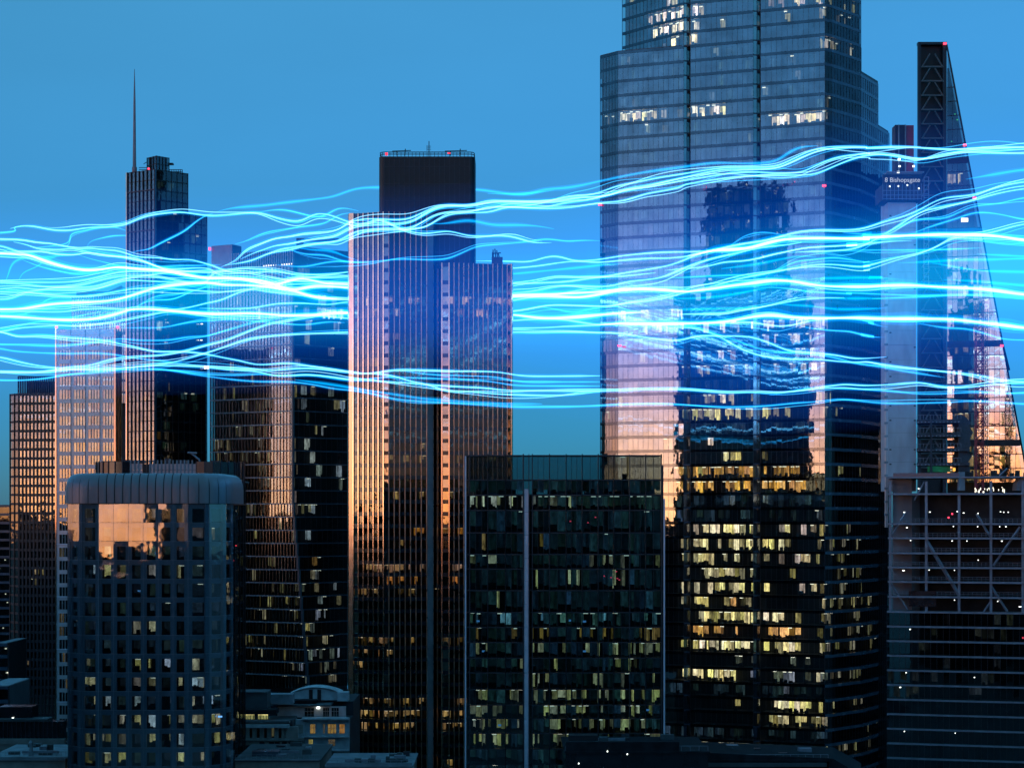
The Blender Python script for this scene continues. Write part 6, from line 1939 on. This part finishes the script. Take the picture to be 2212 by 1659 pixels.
streak('thin streak climbing in the right bundle to meet the crest', 1, 'F', G4, ('d', [(0, 560), (120, 530), (250, 470), (400, 410), (500, 395), (650, 360), (800, 322), (950, 302), (1100, 287), (1220, 267)]))
streak('thin streak curling up past the sign to the top right', 2, 'F', G4, ('d', [(1100, 360), (1200, 350), (1400, 345), (1560, 337)]), ('e', [(100, 1035), (200, 1000), (350, 920), (450, 860), (560, 790), (700, 705), (850, 670), (1000, 640), (1150, 610), (1350, 550), (1620, 500)]))
streak('cyan streak rising third from the top at the right edge', 1, 'F', G4, ('e', [(0, 890), (200, 905), (350, 908), (480, 850), (640, 782), (760, 770), (900, 765), (1000, 730), (1100, 680), (1200, 650), (1400, 630), (1620, 580)]))
streak('cyan streak arching over the wedge tower and sinking right', 1, 'F', G4, ('e', [(600, 905), (750, 850), (900, 800), (1050, 755), (1150, 717), (1280, 710), (1450, 735), (1620, 770)]))
streak('faint cyan streak beside the wedge tower, upper right', 0, 'F', G5, ('e', [(1100, 415), (1350, 372), (1620, 330)]))
streak('bright streak rising under the thick white one on the glass skyscraper', 2, 'F', G4, ('d', [(0, 910), (250, 902), (550, 895), (640, 870), (800, 850), (1000, 815), (1200, 775), (1400, 760), (1600, 758)]))
streak('faint streak low in the right bundle over the glass skyscraper', 0, 'F', G5, ('d', [(0, 865), (300, 860), (600, 850), (850, 845)]))
streak('faint streak in the hollow of the right bundle', 0, 'F', G5, ('d', [(0, 760), (200, 765), (450, 750), (650, 720), (800, 690), (900, 680)]))
streak('cyan streak below the thick white one, running to the wedge tower', 1, 'F', G4, ('d', [(820, 675), (950, 665), (1150, 682), (1300, 705), (1500, 715), (1700, 725)]), ('e', [(0, 1425), (400, 1440), (700, 1450), (1000, 1440), (1300, 1455), (1550, 1465), (1625, 1472)]))
streak('thick white streak low across the whole of the glass skyscraper to the crane', 3, 'F', G4, ('c', [(1000, 1395), (1150, 1385), (1350, 1385)]), ('d', [(0, 990), (300, 985), (500, 975), (650, 952), (800, 925), (950, 912), (1150, 935), (1400, 940), (1700, 935), (1860, 942)]), ('k', [(300, 510), (700, 512), (900, 530), (1150, 560), (1237, 572)]))
streak('thin streak under the low thick one on the glass skyscraper', 2, 'F', G4, ('d', [(150, 985), (500, 985), (750, 980), (900, 1000), (1020, 1015), (1150, 1000), (1300, 962), (1450, 945)]))
streak('bright streak plunging across the glass skyscraper to the warm glass of the wedge', 2, 'F', G4, ('d', [(0, 1035), (120, 1020), (200, 1022), (350, 1050), (500, 1110), (650, 1200), (800, 1260), (950, 1290), (1150, 1305), (1400, 1310), (1600, 1330), (1800, 1332)]), ('k', [(150, 800), (300, 825), (500, 850), (700, 870), (900, 892), (1100, 930), (1237, 940)]))
streak('blue streak plunging alongside the bright one on the glass skyscraper', 1, 'F', G4, ('d', [(0, 1050), (150, 1010), (300, 1025), (450, 1075), (650, 1145), (850, 1215), (1000, 1240), (1200, 1250), (1450, 1280), (1700, 1345)]), ('k', [(250, 835), (450, 872), (700, 910)]))
streak('blue streak sinking at the right edge of the glass skyscraper', 1, 'F', G4, ('d', [(1200, 1010), (1300, 1030), (1500, 1050), (1650, 1055), (1800, 1100), (1900, 1108)]), ('k', [(100, 612), (200, 635), (290, 637)]))
streak('short cyan streak falling onto the edge of the pale core', 1, 'F', G4, ('d', [(1600, 930), (1700, 942), (1800, 970), (1900, 1003)]), ('k', [(150, 530), (250, 560), (310, 567)]))
streak('cyan streak over the pale core, under the thick white one', 1, 'F', G4, ('k', [(200, 375), (400, 367), (600, 360), (900, 345), (1100, 352), (1237, 365)]))
streak('faint blue streak below the ripple at the skyscraper edge', 0, 'F', G5, ('d', [(1300, 590), (1400, 585), (1700, 580), (1975, 575)]), ('e', [(200, 1290), (500, 1300)]))
streak('faint cyan streak inside the rise of the right bundle', 0, 'F', G5, ('d', [(500, 500), (800, 462), (1000, 422), (1200, 387), (1350, 398)]))
streak('faint cyan streak running to the pale core at mid bundle', 0, 'F', G5, ('d', [(1450, 765), (1570, 765), (1750, 764), (1975, 766)]))
streak('faint cyan streak dipping at the right of the glass skyscraper', 0, 'F', G5, ('d', [(1000, 810), (1100, 822), (1300, 832), (1500, 858), (1700, 860), (1975, 850)]))
streak('cyan streak crossing the wedge tower below the crest', 1, 'F', G4, ('e', [(0, 1050), (300, 1045), (600, 1045), (900, 1040), (1250, 1025)]))
streak('faint cyan streak over the wedge tower, below the middle', 0, 'F', G5, ('e', [(500, 1160), (650, 1155), (900, 1140), (1100, 1130), (1300, 1130), (1620, 1120)]))
streak('cyan streak at the right edge under the crest', 1, 'F', G4, ('e', [(1150, 960), (1260, 967), (1450, 985), (1620, 992)]))
streak('faint cyan streak bowing at the right edge', 0, 'F', G5, ('e', [(800, 1160), (900, 1175), (1200, 1225), (1620, 1240)]))
streak('cyan streak over the lit floors of the wedge tower to the right edge', 1, 'F', G4, ('k', [(500, 540), (700, 572), (850, 580), (1000, 620), (1090, 648), (1237, 656)]))
streak('faint wide streak across the wedge tower and the right sky', 0, 'F', G5, ('e', [(900, 1310), (1150, 1320), (1400, 1340), (1620, 1360)]))
streak('faint wide streak in the sky right of the wedge tower', 0, 'F', G5, ('e', [(1200, 1080), (1400, 1090), (1620, 1100)]))

# ------------------------------------------------------------------ added emissive volumes that paint the glow round the bundle
HB = [(-900, 655), (-350, 655), (0, 655), (300, 645), (600, 640), (900, 640), (1150, 650), (1400, 640), (1600, 620), (1800, 600), (2000, 590), (2212, 585), (2600, 580), (3100, 580)]


def lens(name, rows, half, dep, mode_y, mat, parent, x0=-900, x1=3100):
    """long closed body of lens-shaped section following the bundle; half: half height in picture units"""
    ring = 16
    v, f = [], []
    xs = [x0 + (x1 - x0) * i / 24 for i in range(25)]
    for x in xs:
        yc = np.interp(x, [r[0] for r in rows], [r[1] for r in rows])
        hh = np.interp(x, [r[0] for r in rows], [r[2] if len(r) > 2 else 1 for r in rows]) * half
        for j in range(ring):
            t = 2 * math.pi * j / ring
            Yc = mode_y(x)
            Y = Yc + dep * math.cos(t)
            v.append((X(x, Yc), Y, Z(yc, Yc) + hh * Yc / F * math.sin(t)))
    n = len(xs)
    for i in range(n - 1):
        for j in range(ring):
            f.append((i * ring + j, i * ring + (j + 1) % ring, (i + 1) * ring + (j + 1) % ring, (i + 1) * ring + j))
    f.append(tuple(range(ring - 1, -1, -1)))
    f.append(tuple((n - 1) * ring + j for j in range(ring)))
    return mesh_obj(name, v, f, mat, parent, True)


hz = empty('glow_volume', (0, 0, 0))
tag(hz, 'painted blue glow added around the bundle of light streaks', 'glow_volume', None, 'stuff')
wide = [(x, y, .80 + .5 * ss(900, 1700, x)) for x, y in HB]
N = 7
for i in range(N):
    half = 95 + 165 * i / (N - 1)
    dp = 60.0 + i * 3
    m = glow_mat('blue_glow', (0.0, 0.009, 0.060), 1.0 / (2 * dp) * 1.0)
    o = lens('glow_volume', wide, half, dp, lambda x: 448.0, m, hz)
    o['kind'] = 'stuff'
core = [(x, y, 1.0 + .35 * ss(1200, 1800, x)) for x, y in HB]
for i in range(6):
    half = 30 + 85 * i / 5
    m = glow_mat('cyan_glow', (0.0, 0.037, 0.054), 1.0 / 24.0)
    o = lens('glow_volume', core, half, 12.0, lambda x: depth('M', x), m, hz)
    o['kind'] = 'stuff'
